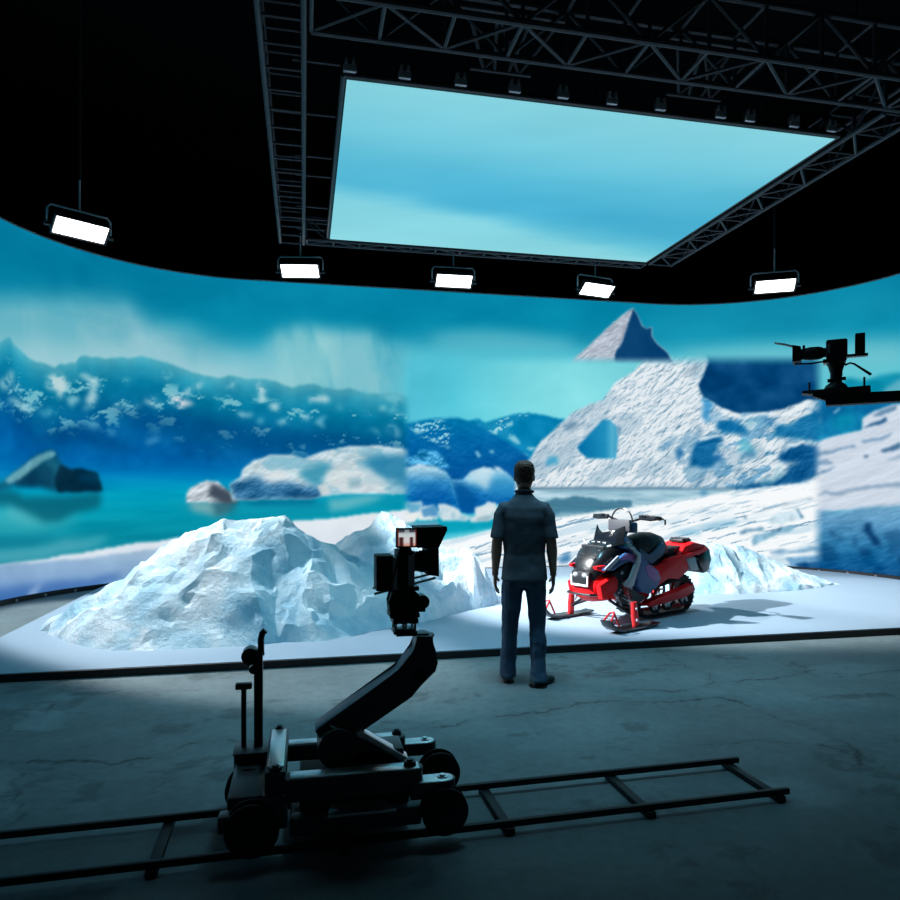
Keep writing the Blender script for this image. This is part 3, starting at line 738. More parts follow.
def build_floor():
    # fine in the worn area in front of the stage, coarse elsewhere
    gx = np.concatenate([np.linspace(-9, -3.4, 12)[:-1], np.arange(-3.4, 7.4, .017), np.linspace(7.4, 15, 14)])
    gy = np.concatenate([np.linspace(-1.5, 1.9, 9)[:-1], np.arange(1.9, 6.4, .017), np.linspace(6.4, 15, 20)])
    X, Y = np.meshgrid(gx, gy, indexing='ij')
    jx = X + (fbm(X * 3, Y * 3, 5, 6, .65) - .5) * .26; jy = Y + (fbm(X * 3, Y * 3, 9, 6, .65) - .5) * .26
    v = np.ones(X.shape)
    wear = fbm(X * 5, Y * 5, 33, 4)
    def line(pts, w, amt):
        nonlocal v
        P = [on_z(x, y, 0) for x, y in pts]
        d = np.full(X.shape, 9.)
        for a, b in zip(P, P[1:]):
            ex, ey = b.x - a.x, b.y - a.y; l2 = ex * ex + ey * ey
            t = np.clip(((jx - a.x) * ex + (jy - a.y) * ey) / l2, 0, 1)
            d = np.minimum(d, np.hypot(jx - a.x - t * ex, jy - a.y - t * ey))
        f = np.clip(1 - d / (w * (.35 + .8 * wear)), 0, 1) * amt * sstep(.3, .5, wear)
        halo = np.clip(1 - d / (w * 6), 0, 1) * .10
        v = v * (1 - f) * (1 - halo)
    line([(430, 727), (500, 716), (560, 709), (609, 701), (651, 704), (711, 697), (734, 701), (756, 709), (794, 722), (824, 733), (851, 752), (858, 765)], .024, .75)
    line([(624, 690), (673, 692), (711, 684), (760, 679), (794, 675), (821, 671), (855, 677), (896, 671), (930, 665)], .024, .75)
    line([(658, 650), (688, 665), (715, 682), (730, 695)], .016, .5)
    line([(0, 770), (27, 764), (88, 760), (107, 763), (133, 757), (160, 756), (187, 747), (237, 740), (300, 742), (380, 734), (430, 727)], .026, .85)
    line([(64, 685), (53, 700), (37, 716)], .02, .7)
    line([(20, 717), (10, 732), (30, 733), (52, 731)], .014, .5)
    line([(110, 793), (130, 797), (155, 790), (172, 775)], .016, .35)
    line([(128, 697), (160, 691), (200, 690)], .016, .35)
    line([(0, 762), (24, 772), (28, 790), (18, 812), (0, 822)], .02, .5)
    line([(700, 745), (740, 740), (790, 742), (840, 752)], .018, .4)
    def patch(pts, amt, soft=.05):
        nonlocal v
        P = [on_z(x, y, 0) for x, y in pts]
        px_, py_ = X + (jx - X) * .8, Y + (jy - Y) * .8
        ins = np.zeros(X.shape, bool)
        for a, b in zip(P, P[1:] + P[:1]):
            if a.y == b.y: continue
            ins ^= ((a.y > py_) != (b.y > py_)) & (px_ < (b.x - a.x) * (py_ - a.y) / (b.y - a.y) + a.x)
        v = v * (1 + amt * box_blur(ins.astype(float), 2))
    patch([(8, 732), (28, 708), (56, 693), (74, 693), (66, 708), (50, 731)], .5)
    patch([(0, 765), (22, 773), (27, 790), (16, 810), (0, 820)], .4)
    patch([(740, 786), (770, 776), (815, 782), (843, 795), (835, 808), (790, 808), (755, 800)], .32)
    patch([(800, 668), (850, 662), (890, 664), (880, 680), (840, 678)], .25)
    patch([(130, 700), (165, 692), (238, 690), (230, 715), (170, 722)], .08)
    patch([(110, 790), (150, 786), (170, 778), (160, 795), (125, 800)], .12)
    v = v * (.80 + .4 * fbm(X * 1.1, Y * 2.2, 61, 5, .6)) * (1 - .35 * sstep(.60, .70, fbm(X * 2.3, Y * 3.1, 67, 6, .68)) * (Y < 6.3))
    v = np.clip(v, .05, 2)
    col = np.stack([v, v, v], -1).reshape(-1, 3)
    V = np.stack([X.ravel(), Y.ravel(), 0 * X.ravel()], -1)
    me = grid_mesh('floor', V, len(gx), len(gy), col)
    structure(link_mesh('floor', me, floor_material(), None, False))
build_floor()

# ------------------------------------------------------------------ white stage
SX0, SY0, STG = -3.02, 6.29, .07
poly = [(SX0, SY0), (9.4, SY0 + .02)]
S3, X3, Y3 = wall_profile(.3)
edge = []
for i in range(len(S3)):
    a, b = max(i - 1, 0), min(i + 1, len(S3) - 1)
    t = Vector((X3[b] - X3[a], Y3[b] - Y3[a], 0)).normalized()
    edge.append((X3[i] + t.y * .12, Y3[i] - t.x * .12))
right = [(p[0] - .14, p[1]) for p in edge if p[0] > SX0 + .05 and p[1] > 8.2]
cut = []
for p in right:
    if p[0] > 8.2: p = (8.2 + (p[0] - 8.2) * .9, p[1] - .12)
    cut.append(p)
poly += list(reversed([p for p in cut if not (p[0] < SX0 + 1.2 and p[1] < 10.5)]))
ly = min([p[1] for p in cut if abs(p[0] - SX0) < .6] + [11.2])
poly.append((SX0, ly - .15))
stage = empty('snow_stage', (3, 8, 0), 0, 'low wide white stage platform with a dark front edge before the video wall', 'stage')
M['stage'] = mat('light_tinted_stage_vinyl', (.31, .405, .50), .65, spec=.3, var=.03, vscale=1.2, bump=.03, bscale=20)  # white vinyl, darkened and tinted blue: puts cool light and deeper shadow into colour
MB().prism(poly, lambda x, y: (x - 3, y - 8, .06), lambda x, y: (x - 3, y - 8, STG)).build('deck', M['stage'], stage, False)
MB().prism(poly, lambda x, y: (x - 3, y - 8, .0), lambda x, y: (x - 3, y - 8, .06)).build('platform', M['black'], stage, False)
MB().box(SX0 - 3.02, 9.4 - 3, SY0 - 8 - .02, SY0 - 8 + .001, 0, STG - .004, .003).build('front_edge', M['black'], stage, False)

# ------------------------------------------------------------------ ice mounds
def ice_material():
    m = bpy.data.materials.new('pale_blue_ice'); m.use_nodes = True
    nt = m.node_tree; n = nt.nodes; L = nt.links
    p = n['Principled BSDF']; p.inputs['Roughness'].default_value = .55; p.inputs['Specular IOR Level'].default_value = .35
    tc = n.new('ShaderNodeTexCoord')
    a = n.new('ShaderNodeTexNoise'); a.inputs['Scale'].default_value = 1.6; a.inputs['Detail'].default_value = 7; a.inputs['Roughness'].default_value = .6; a.inputs['Distortion'].default_value = .8
    L.new(tc.outputs['Object'], a.inputs['Vector'])
    r = n.new('ShaderNodeValToRGB')
    e = r.color_ramp.elements
    e[0].position = .36; e[0].color = (.34, .60, .76, 1)
    e[1].position = .60; e[1].color = (.78, .88, .94, 1)
    x = e.new(.48); x.color = (.54, .75, .86, 1)
    L.new(a.outputs['Fac'], r.inputs['Fac']); L.new(r.outputs['Color'], p.inputs['Base Color'])
    b = n.new('ShaderNodeTexNoise'); b.inputs['Scale'].default_value = 6; b.inputs['Detail'].default_value = 9; b.inputs['Roughness'].default_value = .7
    L.new(tc.outputs['Object'], b.inputs['Vector'])
    bp = n.new('ShaderNodeBump'); bp.inputs['Strength'].default_value = .6; bp.inputs['Distance'].default_value = .07
    L.new(b.outputs['Fac'], bp.inputs['Height']); L.new(bp.outputs['Normal'], p.inputs['Normal'])
    return m
M['ice'] = ice_material()

def interp(x, tab):
    return float(np.interp(x, [t[0] for t in tab], [t[1] for t in tab]))

def ice_mound(name, hfun, x0, x1, y0, y1, npts, seed, label, base_z, jit=.10, fine=.02, step=.16, crest=()):
    rnd = random.Random(seed)
    pts = list(crest)
    nc = len(pts)
    tries = 0
    while len(pts) < npts + nc and tries < npts * 60:
        tries += 1
        p = (rnd.uniform(x0, x1), rnd.uniform(y0, y1))
        if hfun(*p) <= -.25: continue
        if all((p[0] - q[0]) ** 2 + (p[1] - q[1]) ** 2 > step * step for q in pts): pts.append(p)
    vs, es, fs, *_ = delaunay_2d_cdt([Vector(p) for p in pts], [], [], 0, 1e-5)
    bm = bmesh.new()
    bv = []
    for v in vs:
        h = hfun(v.x, v.y)
        k = min(1, max(0, h) * 3)
        if any((v.x - c[0]) ** 2 + (v.y - c[1]) ** 2 < .02 for c in crest): k *= .22
        bv.append(bm.verts.new((v.x, v.y, base_z + h + rnd.uniform(-1, 1) * jit * k)))
    for f in fs:
        try: bm.faces.new([bv[i] for i in f])
        except ValueError: pass
    bmesh.ops.recalc_face_normals(bm, faces=bm.faces)
    if sum(f.normal.z for f in bm.faces) < 0: bmesh.ops.reverse_faces(bm, faces=bm.faces)
    bmesh.ops.subdivide_edges(bm, edges=bm.edges, cuts=3, use_grid_fill=True)
    for v in bm.verts:
        q = v.co * 3.2
        d = mnoise.fractal(q + Vector((seed, 0, 0)), .6, 2.1, 4)
        v.co.z += d * fine * 1.6 * min(1, max(0, v.co.z - base_z + .05) * 4)
        v.co.x += mnoise.noise(q * 1.7) * fine; v.co.y += mnoise.noise(q * 1.7 + Vector((9, 3, 1))) * fine
    # keep what stands above the stage and close it underneath
    g = bm.verts[:] + bm.edges[:] + bm.faces[:]
    bmesh.ops.bisect_plane(bm, geom=g, plane_co=(0, 0, base_z), plane_no=(0, 0, 1), clear_inner=True)
    be = [e for e in bm.edges if e.is_boundary]
    r = bmesh.ops.extrude_edge_only(bm, edges=be)
    for v in [e for e in r['geom'] if isinstance(e, bmesh.types.BMVert)]: v.co.z = base_z
    c = Vector(((x0 + x1) / 2, (y0 + y1) / 2, base_z))
    bmesh.ops.translate(bm, verts=bm.verts, vec=-c)
    me = bpy.data.meshes.new(name); bm.to_mesh(me); bm.free()
    o = link_mesh(name, me, M['ice'], None, True, 14)
    o.location = c
    return tag(o, label, 'ice mound')

# ridge line and foot of the big mound, from the photograph
RY1, RY2 = 8.05, 8.75
rid1 = sorted([tuple(on_y(x, y, RY1))[::2] for x, y in [(35, 628), (58, 615), (91, 596), (124, 577), (141, 561), (169, 545), (194, 529), (222, 520), (240, 519), (263, 515.5), (289, 522), (319, 540), (345, 560), (380, 590), (420, 625)]])
rid2 = sorted([tuple(on_y(x, y, RY2))[::2] for x, y in [(280, 570), (310, 556), (337, 543), (361, 527), (385, 516), (397, 517), (420, 534), (442, 546), (466, 549), (487, 567), (497, 594), (505, 612)]])
ft = sorted([tuple(on_z(x, y, STG))[:2] for x, y in [(36, 629), (60, 641), (100, 650), (140, 651), (230, 646), (300, 641), (335, 640), (373, 631), (427, 621), (457, 612), (499, 605), (510, 600)]])
def h_main(X, Y):
    yf = interp(X, ft)
    def hh(rid, ry, back):
        top = interp(X, rid) - STG
        if X < rid[0][0]: top = -.4 * (rid[0][0] - X) * 3
        if X > rid[-1][0]: top = -.4 * (X - rid[-1][0]) * 3
        if Y <= ry:
            t = (Y - yf) / max(.15, ry - yf)
            if t < 0: return t * 1.2
            return top * (t ** .8) if top > 0 else top
        t = (Y - ry) / back
        return top * (1 - t * t) if top > 0 else top - t
    return max(hh(rid1, RY1, .8), hh(rid2, RY2, .8))
ice_mound('ice_mound', h_main, -3.0, 3.1, 6.5, 9.75, 230, 4, 'large jagged white and pale blue ice mound at the left of the stage', STG, .12, .030, .18, [(x, RY1) for x in np.arange(-2.6, .9, .17)] + [(x, RY2) for x in np.arange(.3, 2.7, .17)])

ry3 = 9.45
rid3 = sorted([tuple(on_y(x, y, ry3))[::2] for x, y in [(640, 575), (665, 552), (690, 545), (707, 542), (743, 546), (767, 558), (787, 566), (812, 575), (834, 584)]])
ft3 = sorted([tuple(on_z(x, y, STG))[:2] for x, y in [(630, 590), (660, 592), (705, 594), (740, 594), (770, 592), (805, 590), (834, 586)]])
def h_right(X, Y):
    yf = interp(X, ft3); top = interp(X, rid3) - STG
    if X < rid3[0][0]: top = (X - rid3[0][0])
    if X > rid3[-1][0]: top = rid3[-1][0] - X
    if Y <= ry3:
        t = (Y - yf) / max(.15, ry3 - yf)
        return t * 1.2 if t < 0 else (top * t ** .8 if top > 0 else top)
    t = (Y - ry3) / .6
    return top * (1 - t * t) if top > 0 else top - t
ice_mound('ice_mound', h_right, 4.3, 8.4, 8.3, 10.3, 190, 12, 'low pale ice ridge tapering to a point behind the red snowmobile', STG, .06, .02, .13, [(x, ry3) for x in np.arange(4.9, 8.2, .15)])

# ------------------------------------------------------------------ overhead screen and trusses
PZ = 5.4
px0 = (on_z(347, 78, PZ).x + on_z(330, 238, PZ).x) / 2
px1 = (on_z(833, 140, PZ).x + on_z(645, 263, PZ).x) / 2
py0 = (on_z(347, 78, PZ).y + on_z(833, 140, PZ).y) / 2
py1 = (on_z(330, 238, PZ).y + on_z(645, 263, PZ).y) / 2
cxs, cys = (px0 + px1) / 2, (py0 + py1) / 2
cs = empty('ceiling_screen', (cxs, cys, PZ), 0, 'big bright blue sky screen hanging flat beneath the ceiling', 'screen')
nu, nv = 90, 80
U, Vv = np.meshgrid(np.linspace(0, 1, nu), np.linspace(0, 1, nv), indexing='ij')
cl = fbm(U * 2.2 + Vv * .6, Vv * 3.4 + U * .9, 903, 4)
base = ramp(Vv + 0 * U, [(0, C(132, 208, 222)), (.18, C(118, 202, 221)), (.4, C(88, 186, 215)), (.6, C(78, 180, 213)), (1, C(128, 214, 228))])
c1 = sstep(.0, .16, Vv - (.50 + U * .33) + (cl - .5) * .2)
base = base * (1 - .75 * c1[..., None]) + C(146, 218, 228) * .75 * c1[..., None]
d1 = np.exp(-((Vv - (.40 + U * .32)) / .12) ** 2) * sstep(.05, .4, U)
base = base * (1 - .5 * d1[..., None]) + C(66, 172, 210) * .5 * d1[..., None]
base = np.clip(base + (cl - .5)[..., None] * .09, 0, 1)
V = np.stack([(px0 - cxs + U * (px1 - px0)).ravel(), (py0 - cys + Vv * (py1 - py0)).ravel(), 0 * U.ravel()], -1)
me = grid_mesh('display', V, nu, nv, lin_arr(base).reshape(-1, 3))
me.flip_normals()
link_mesh('display', me, emit_mat('sky_picture', (1, 1, 1), 1.0, 'picture', 'FRONT_BACK'), cs)
hx, hy = (px1 - px0) / 2, (py1 - py0) / 2
MB().box(-hx, hx, -hy, hy, .012, .08).build('panel_back', M['black'], cs, False)
mb = MB()
for a, b in (((-hx - .03, -hy - .03), (hx + .03, -hy - .03)), ((hx + .03, -hy - .03), (hx + .03, hy + .03)), ((hx + .03, hy + .03), (-hx - .03, hy + .03)), ((-hx - .03, hy + .03), (-hx - .03, -hy - .03))):
    mb.tube([(a[0], a[1], .03), (b[0], b[1], .03)], .028, 10)
mb.build('frame', M['fixture'], cs)
for t in (350, 405, 461, 515, 563, 612, 660, 720, 749, 793, 830):
    yy = 78 + (t - 347) * .1276 - 4
    x = on_z(t, yy, PZ).x - cxs
    k = MB().box(x - .06, x + .06, -hy - .09, -hy - .03, .03, .10, .01)
    k.box(x - .045, x - .02, -hy - .10, -hy - .02, .09, .15, .005); k.box(x + .02, x + .045, -hy - .10, -hy - .02, .09, .15, .005)
    k.build('clamp', M['yoke'], cs)
for sx in (-1, 1):
    for sy in (-1, 1):
        MB().cyl((sx * hx * .8, sy * hy * .8, .08), (sx * hx * .8, sy * hy * .8, 9.2 - PZ), .008, n=6).build('suspension_cable', M['black'], cs)

def truss(label, p0, p1, w, h, nb, r=.026, style='zig', rungs=True):
    """box truss: p0-p1 is the lower line on its first side; w (vector) and h give the section"""
    p0, p1, w = Vector(p0), Vector(p1), Vector(w)
    o = empty('lighting_truss', (p0 + p1) / 2, 0, label, 'truss')
    b0, b1 = p0 - o.location, p1 - o.location
    up = Vector((0, 0, h))
    for q in (Vector(), w, up, w + up):
        MB().tube([b0 + q, b1 + q], r, 8).build('chord', M['truss'], o)
    mb = MB(); r2 = r * .62
    for i in range(nb + 1):
        t = b0.lerp(b1, i / nb); t2 = b0.lerp(b1, min(1, (i + 1) / nb)); tm = b0.lerp(b1, min(1, (i + .5) / nb))
        mb.tube([t, t + up], r2, 6); mb.tube([t + w, t + w + up], r2, 6)
        mb.tube([t, t + w], r2, 6); mb.tube([t + up, t + w + up], r2, 6)
        if i < nb:
            mb.tube([t, t2 + up] if i % 2 else [t + up, t2], r2, 6)
            mb.tube([t + w, t2 + w + up] if i % 2 else [t + w + up, t2 + w], r2, 6)
            if style == 'zig':
                mb.tube([t, t2 + w] if i % 2 else [t + w, t2], r2, 6)
    mb.build('lacing', M['truss'], o)
    for f in (.12, .88):
        t = b0.lerp(b1, f) + w * .5 + up
        MB().cyl(t, t + Vector((0, 0, 9.19 - PZ - h)), .010, n=6).build('hoist_chain', M['black'], o)
    return o
TX0, TX1, TX2, TX3 = -.36, 0.0, 5.78, 6.18
TY0, TY1 = 5.38, 5.86
FY = py1 + .08
left_t = truss('grey ladder truss running away at the left of the sky screen', (TX0, 4.3, PZ), (TX0, FY + .22, PZ), (.36, 0, 0), .36, 19, style='ladder')
truss('grey lattice truss running away at the right of the sky screen', (TX2, TY1 + .06, PZ), (TX2, FY + .0, PZ), (.40, 0, 0), .42, 12)
truss('deep grey lattice truss above the near edge of the sky screen', (.06, TY0, PZ), (7.4, TY0, PZ), (0, .46, 0), .48, 13, r=.03)
truss('thin dark truss behind the far edge of the sky screen', (TX1 + .05, FY, PZ), (TX2 - .05, FY, PZ), (0, .2, 0), .34, 14)
# cross tubes from the left truss to the screen
for y in (66, 118, 160, 179, 210, 222, 232):
    Y = on_z(304, y, PZ).y
    MB().tube([(TX1 - left_t.location.x - .1, Y - left_t.location.y, .05), (px0 - left_t.location.x - .07, Y - left_t.location.y, .05)], .016, 6).build('cross_tube', M['truss'], left_t)
for xm in (500, 692):
    ctr = on_z(xm, 78 + (xm - 347) * .1276 - 8, PZ)
    o = empty('truss_bracket', (ctr.x, py0 - .16, PZ + .16), 0, 'dark triangular hanging bracket over the %s of the sky screen\'s near edge' % ('left half' if xm < 600 else 'right half'), 'bracket', None)
    mb = MB()
    by, bz = TY0 + .46 + .055 - o.location.y, PZ + .43 - o.location.z
    for dx in (-.28, -.1, .12, .3):
        mb.tube([(dx * .6, .0, 0), (dx * 1.5, by, bz)], .018, 6)
    mb.tube([(-.17, 0, 0), (.2, by, bz)], .014, 6); mb.tube([(.18, 0, 0), (-.15, by, bz)], .014, 6)
    mb.build('strut', M['truss'], o)
    MB().tube([(-.3, 0, 0), (.3, 0, 0)], .022, 8).build('foot_bar', M['truss'], o)
    MB().tube([(-.5, by, bz), (.5, by, bz)], .022, 8).build('top_bar', M['truss'], o)

# ------------------------------------------------------------------ five studio panel lights
M['lampface'] = emit_mat('lit_lamp_diffuser', (1, .99, .97), 7., None, 'FRONT_BACK')
def studio_light(px, py, dist, turn, label):
    pos = Vector((ray(px, py)[0] * dist, ray(px, py)[1] * dist, CH + ray(px, py)[2] * dist))
    hw = .32; hh = .14
    th = math.radians(turn)
    d = Vector((math.sin(th) * CS - math.cos(th) * SN, -math.sin(th) * SN - math.cos(th) * CS))
    yaw = math.atan2(d.y, d.x) + PI / 2
    o = empty('studio_light', pos, yaw, label, 'studio light', 'panel lights above the video wall')
    # local: lamp looks along -y and down
    tilt = Matrix.Translation((0, 0, -.0)) @ Matrix.Rotation(math.radians(54), 4, 'X')
    def part(mb, name, m):
        return mb.build(name, m, o)
    mb = MB().box(-hw, hw, .0, .09, -hh, hh, .012, tilt); part(mb, 'housing', M['fixture'])
    mb = MB().box(-hw + .02, hw - .02, -.012, .002, -hh + .02, hh - .02, .004, tilt); part(mb, 'diffuser', M['lampface'])
    mb = MB()
    for a, b in (((-hw, -hh), (hw, -hh)), ((hw, -hh), (hw, hh)), ((hw, hh), (-hw, hh)), ((-hw, hh), (-hw, -hh))):
        mb.tube([tilt @ Vector((a[0], -.006, a[1])), tilt @ Vector((b[0], -.006, b[1]))], .011, 6)
    part(mb, 'bezel', M['fixture'])
    mb = MB().tube([(-hw - .03, .05, 0), (-hw - .05, .05, .03), (-hw - .05, .05, .20), (-hw - .01, .05, .25), (hw + .01, .05, .25), (hw + .05, .05, .20), (hw + .05, .05, .03), (hw + .03, .05, 0)], .013, 8)
    part(mb, 'yoke', M['yoke'])
    for s in (-1, 1):
        part(MB().cyl((s * (hw - .0), .05, 0), (s * (hw + .085), .05, 0), .028, n=12), 'tilt_knob', M['fixture'])
    part(MB().box(-.10, .08, .03, .08, hh + .0, hh + .035, .008), 'control_box', M['fixture'])
    part(MB().cyl((0, .05, .25), (0, .05, .64), .012, n=8), 'spigot', M['yoke'])
    part(MB().cyl((0, .05, .64), (0, .05, 9.19 - pos.z), .02, n=8), 'drop_pole', M['black'])
    return o
studio_light(81, 230, 8.7, 45, 'tilted white panel light farthest left above the video wall')
studio_light(300, 271, 11.4, 2, 'white panel light below the far left corner of the sky screen')
studio_light(454, 281, 11.8, 10, 'white panel light below the middle of the sky screen\'s far edge')
studio_light(597, 290, 12.1, 24, 'white panel light just below the far right corner of the sky screen')
studio_light(775, 286, 11.6, -16, 'white panel light farthest right above the video wall')

# ------------------------------------------------------------------ track and dolly
RYN, RYF = 3.072, 3.482
trk = empty('dolly_track', (0, (RYN + RYF) / 2 - .011, 0), .018, 'straight black camera track lying on the concrete floor in front of the stage', 'camera track')
yc = (RYN + RYF) / 2
for y in (RYN, RYF):
    MB().box(-3.4, 2.44, y - yc - .014, y - yc + .014, .030, .062, .005).build('rail', M['black'], trk)
for x in (2.38, 1.65, .93, .17, -.62, -1.40, -2.2, -3.0):
    MB().box(x - .024, x + .024, RYN - yc - .03, RYF - yc + .04, .0, .032, .006).build('sleeper', M['black'], trk)

dx, dy = .2, 3.36
dol = empty('camera_dolly', (dx, dy, 0), 0, 'dark four-wheeled camera dolly with a raised boom arm on the floor track', 'camera dolly')
def D(mb, name, m=M['dolly'], lab=None, parent=None):
    bmesh.ops.translate(mb.bm, verts=mb.bm.verts, vec=(-dx, -dy, 0))
    o = mb.build(name, m, parent or dol)
    if lab: o['label'] = lab
    return o
# wheels
def wheel(x, y, z, r, w):
    mb = MB()
    g = r - .028                       # grooved tread that sits over the rail
    prof = [(r * .6, w * .5), (r * .92, w * .5), (r, w * .43), (r, w * .34), (g, w * .29), (g, -w * .29), (r, -w * .34), (r, -w * .43), (r * .92, -w * .5), (r * .6, -w * .5)]
    n = 32
    rl = [[(x + a * math.cos(2 * PI * i / n), y + b, z + a * math.sin(2 * PI * i / n)) for i in range(n)] for a, b in prof]
    mb.rings(rl, True)
    o = D(mb, 'wheel', M['rubber'])
    h = MB().cyl((x, y - w * .54, z), (x, y + w * .54, z), r * .62, n=24)
    for i in range(5):
        a = 2 * PI * i / 5
        h.cyl((x + r * .42 * math.cos(a), y - w * .6, z + r * .42 * math.sin(a)), (x + r * .42 * math.cos(a), y + w * .6, z + r * .42 * math.sin(a)), .008, n=8)
    h.cyl((x, y - w * .68, z), (x, y + w * .68, z), r * .2, n=16)
    D(h, 'hub', M['blackmetal'], None, o)
for wx_, wy_, wr_ in ((-.215, 3.055, .114), (.625, 3.070, .107), (-.26, 3.464, .110), (.68, 3.481, .107)):
    wheel(wx_, wy_, wr_ + .0365, wr_, .075)
# chassis
D(MB().box(-.06, .50, 3.13, 3.60, .07, .13, .012).box(-.02, .48, 3.16, 3.57, .13, .23, .01), 'chassis')
def plate(pts, y0, y1, bev=.006):
    return MB().prism(pts, lambda a, b: (a, y0, b), lambda a, b: (a, y1, b), bev)
def stadium(x0, x1, y0, y1, z0, z1, r, both=True):
    pts = []
    yc_ = (y0 + y1) / 2; ry = (y1 - y0) / 2
    for i in range(9):
        a = -PI / 2 + PI * i / 8
        pts.append((x1 - r + r * math.cos(a), yc_ + ry * math.sin(a)))
    pts += [(x0, y1), (x0, y0)]
    return MB().prism(pts, lambda a, b: (a, b, z0), lambda a, b: (a, b, z1), .006)
D(stadium(-.10, .535, 3.07, 3.165, .235, .335, .045), 'side_beam', M['dolly'])
D(stadium(-.12, .52, 3.53, 3.62, .235, .315, .045), 'side_beam', M['dolly'])
D(MB().box(-.06, .515, 3.078, 3.157, .332, .339, .002), 'beam_lit_top', M['dollytop'])  # thin paler sheet, puts the light on the beam's top into colour
D(MB().box(-.08, .48, 3.54, 3.61, .312, .319, .002), 'beam_lit_top', M['dollytop'])
for args, zt in (((.47, .685, 3.06, 3.16, .20, .274, .05), .274), ((.47, .69, 3.56, 3.66, .20, .264, .05), .264)):
    w_ = D(stadium(*args), 'wheel_arm', M['dolly'])
    c_o = D(stadium(args[0] + .01, args[1] - .008, args[2] + .008, args[3] - .008, zt - .006, zt + .002, .042), 'arm_lit_top', M['dollytop'], None, w_)  # paler sheet standing in for light on the arm's top
def bolt(x, y, z, r=.022, h=.02, m=M['blackmetal']):
    mb = MB().cyl((x, y, z), (x, y, z + h), r, r * .85, 14)
    mb.cyl((x, y, z + h), (x, y, z + h + .008), r * .5, n=6)
    D(mb, 'bolt', m)
bolt(.475, 3.117, .338, .03, .022); bolt(.475, 3.575, .318, .026, .02)
bolt(.625, 3.11, .275, .028, .006, M['dollytop']); bolt(.63, 3.61, .265, .028, .006, M['dollytop'])
# front cross beam; its paler cap paints the light the top catches
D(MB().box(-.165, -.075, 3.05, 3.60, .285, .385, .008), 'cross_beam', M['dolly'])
D(MB().box(-.155, -.085, 3.10, 3.57, .384, .391, .002), 'cross_beam_lit_top', M['dollytop'], 'top face lightened as if lit from above')
bolt(-.12, 3.075, .385, .028, .014); bolt(-.12, 3.585, .385, .024, .012)
D(MB().box(-.175, -.075, 3.04, 3.12, .16, .29, .01), 'corner_block')
D(MB().box(-.36, -.07, 3.06, 3.14, .13, .205, .012).box(-.33, -.13, 3.14, 3.60, .15, .25, .012), 'steering_axle')
D(MB().box(-.34, -.16, 3.55, 3.68, .16, .30, .012), 'axle_block')
D(MB().box(-.34, -.13, 3.50, 3.66, .30, .305, .001), 'axle_plate', M['dolly'])
# foot board
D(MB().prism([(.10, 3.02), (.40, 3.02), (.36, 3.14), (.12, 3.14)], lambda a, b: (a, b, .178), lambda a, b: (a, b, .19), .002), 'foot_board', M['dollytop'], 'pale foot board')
D(MB().box(-.06, .52, 3.06, 3.14, .09, .165, .008), 'side_skirt')
# steering column
yp = 3.60
post = D(MB().box(-.245, -.202, yp - .02, yp + .02, .15, .78, .006).tube([(-.21, yp, .76), (-.212, yp, .84), (-.205, yp, .87), (-.19, yp, .885)], .016, 10), 'steering_post', M['blackmetal'])
D(MB().cyl((-.262, yp - .045, .765), (-.262, yp + .03, .765), .042, n=20), 'pulley', M['blackmetal'], None, post)
D(MB().cyl((-.245, yp - .05, .70), (-.245, yp + .02, .70), .022, n=14), 'lock_knob', M['blackmetal'], None, post)
rod = D(MB().cyl((-.295, yp, .18), (-.295, yp, .605), .013, n=10).cyl((-.295, yp, .18), (-.295, yp, .27), .028, n=12), 'push_rod', M['blackmetal'])
D(MB().box(-.335, -.255, yp - .02, yp + .02, .595, .625, .006), 'rod_cap', M['blackmetal'], None, rod)
# boom
Ya, Yb = 3.28, 3.44
D(MB().cyl((.155, Ya - .03, .385), (.155, Yb + .03, .385), .092, n=28).box(.155, .47, Ya - .01, Yb + .01, .225, .36, .01), 'boom_base')
def pxz(c, Y): return [tuple(on_y(210 + x / 3.333, 620 + y / 3.333, Y))[::2] for x, y in c]
D(plate(pxz([(400, 345), (480, 375), (500, 385), (650, 462), (640, 475), (560, 472), (400, 470)], 3.3), 3.27, 3.45), 'base_wedge')
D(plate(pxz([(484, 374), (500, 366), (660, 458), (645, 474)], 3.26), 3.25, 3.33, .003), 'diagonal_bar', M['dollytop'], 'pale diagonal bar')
arm = pxz([(350, 362), (365, 345), (625, 165), (650, 125), (680, 95), (686, 48), (738, 48), (742, 95), (756, 135), (748, 165), (705, 205), (670, 250), (490, 372), (430, 400), (370, 395)], 3.34)
D(plate(arm, 3.30, 3.43, .008), 'boom_arm')
D(MB().cyl(on_y(210 + 700 / 3.333, 620 + 185 / 3.333, 3.297) , on_y(210 + 700 / 3.333, 620 + 185 / 3.333, 3.297) + Vector((0, -.012, 0)), .03, n=18), 'pivot_cap', M['blackmetal'])
pt = on_y(424.2, 636, 3.365)
D(MB().cyl(pt - Vector((0, 0, .05)), pt + Vector((0, 0, .0)), .045, n=22).cyl(pt, pt + Vector((0, 0, .012)), .05, n=22), 'mount_post')
D(MB().box(.44, .60, 3.32, 3.41, pt.z + .012, pt.z + .022, .003), 'mount_plate', M['blackmetal'])
mz = pt.z + .022

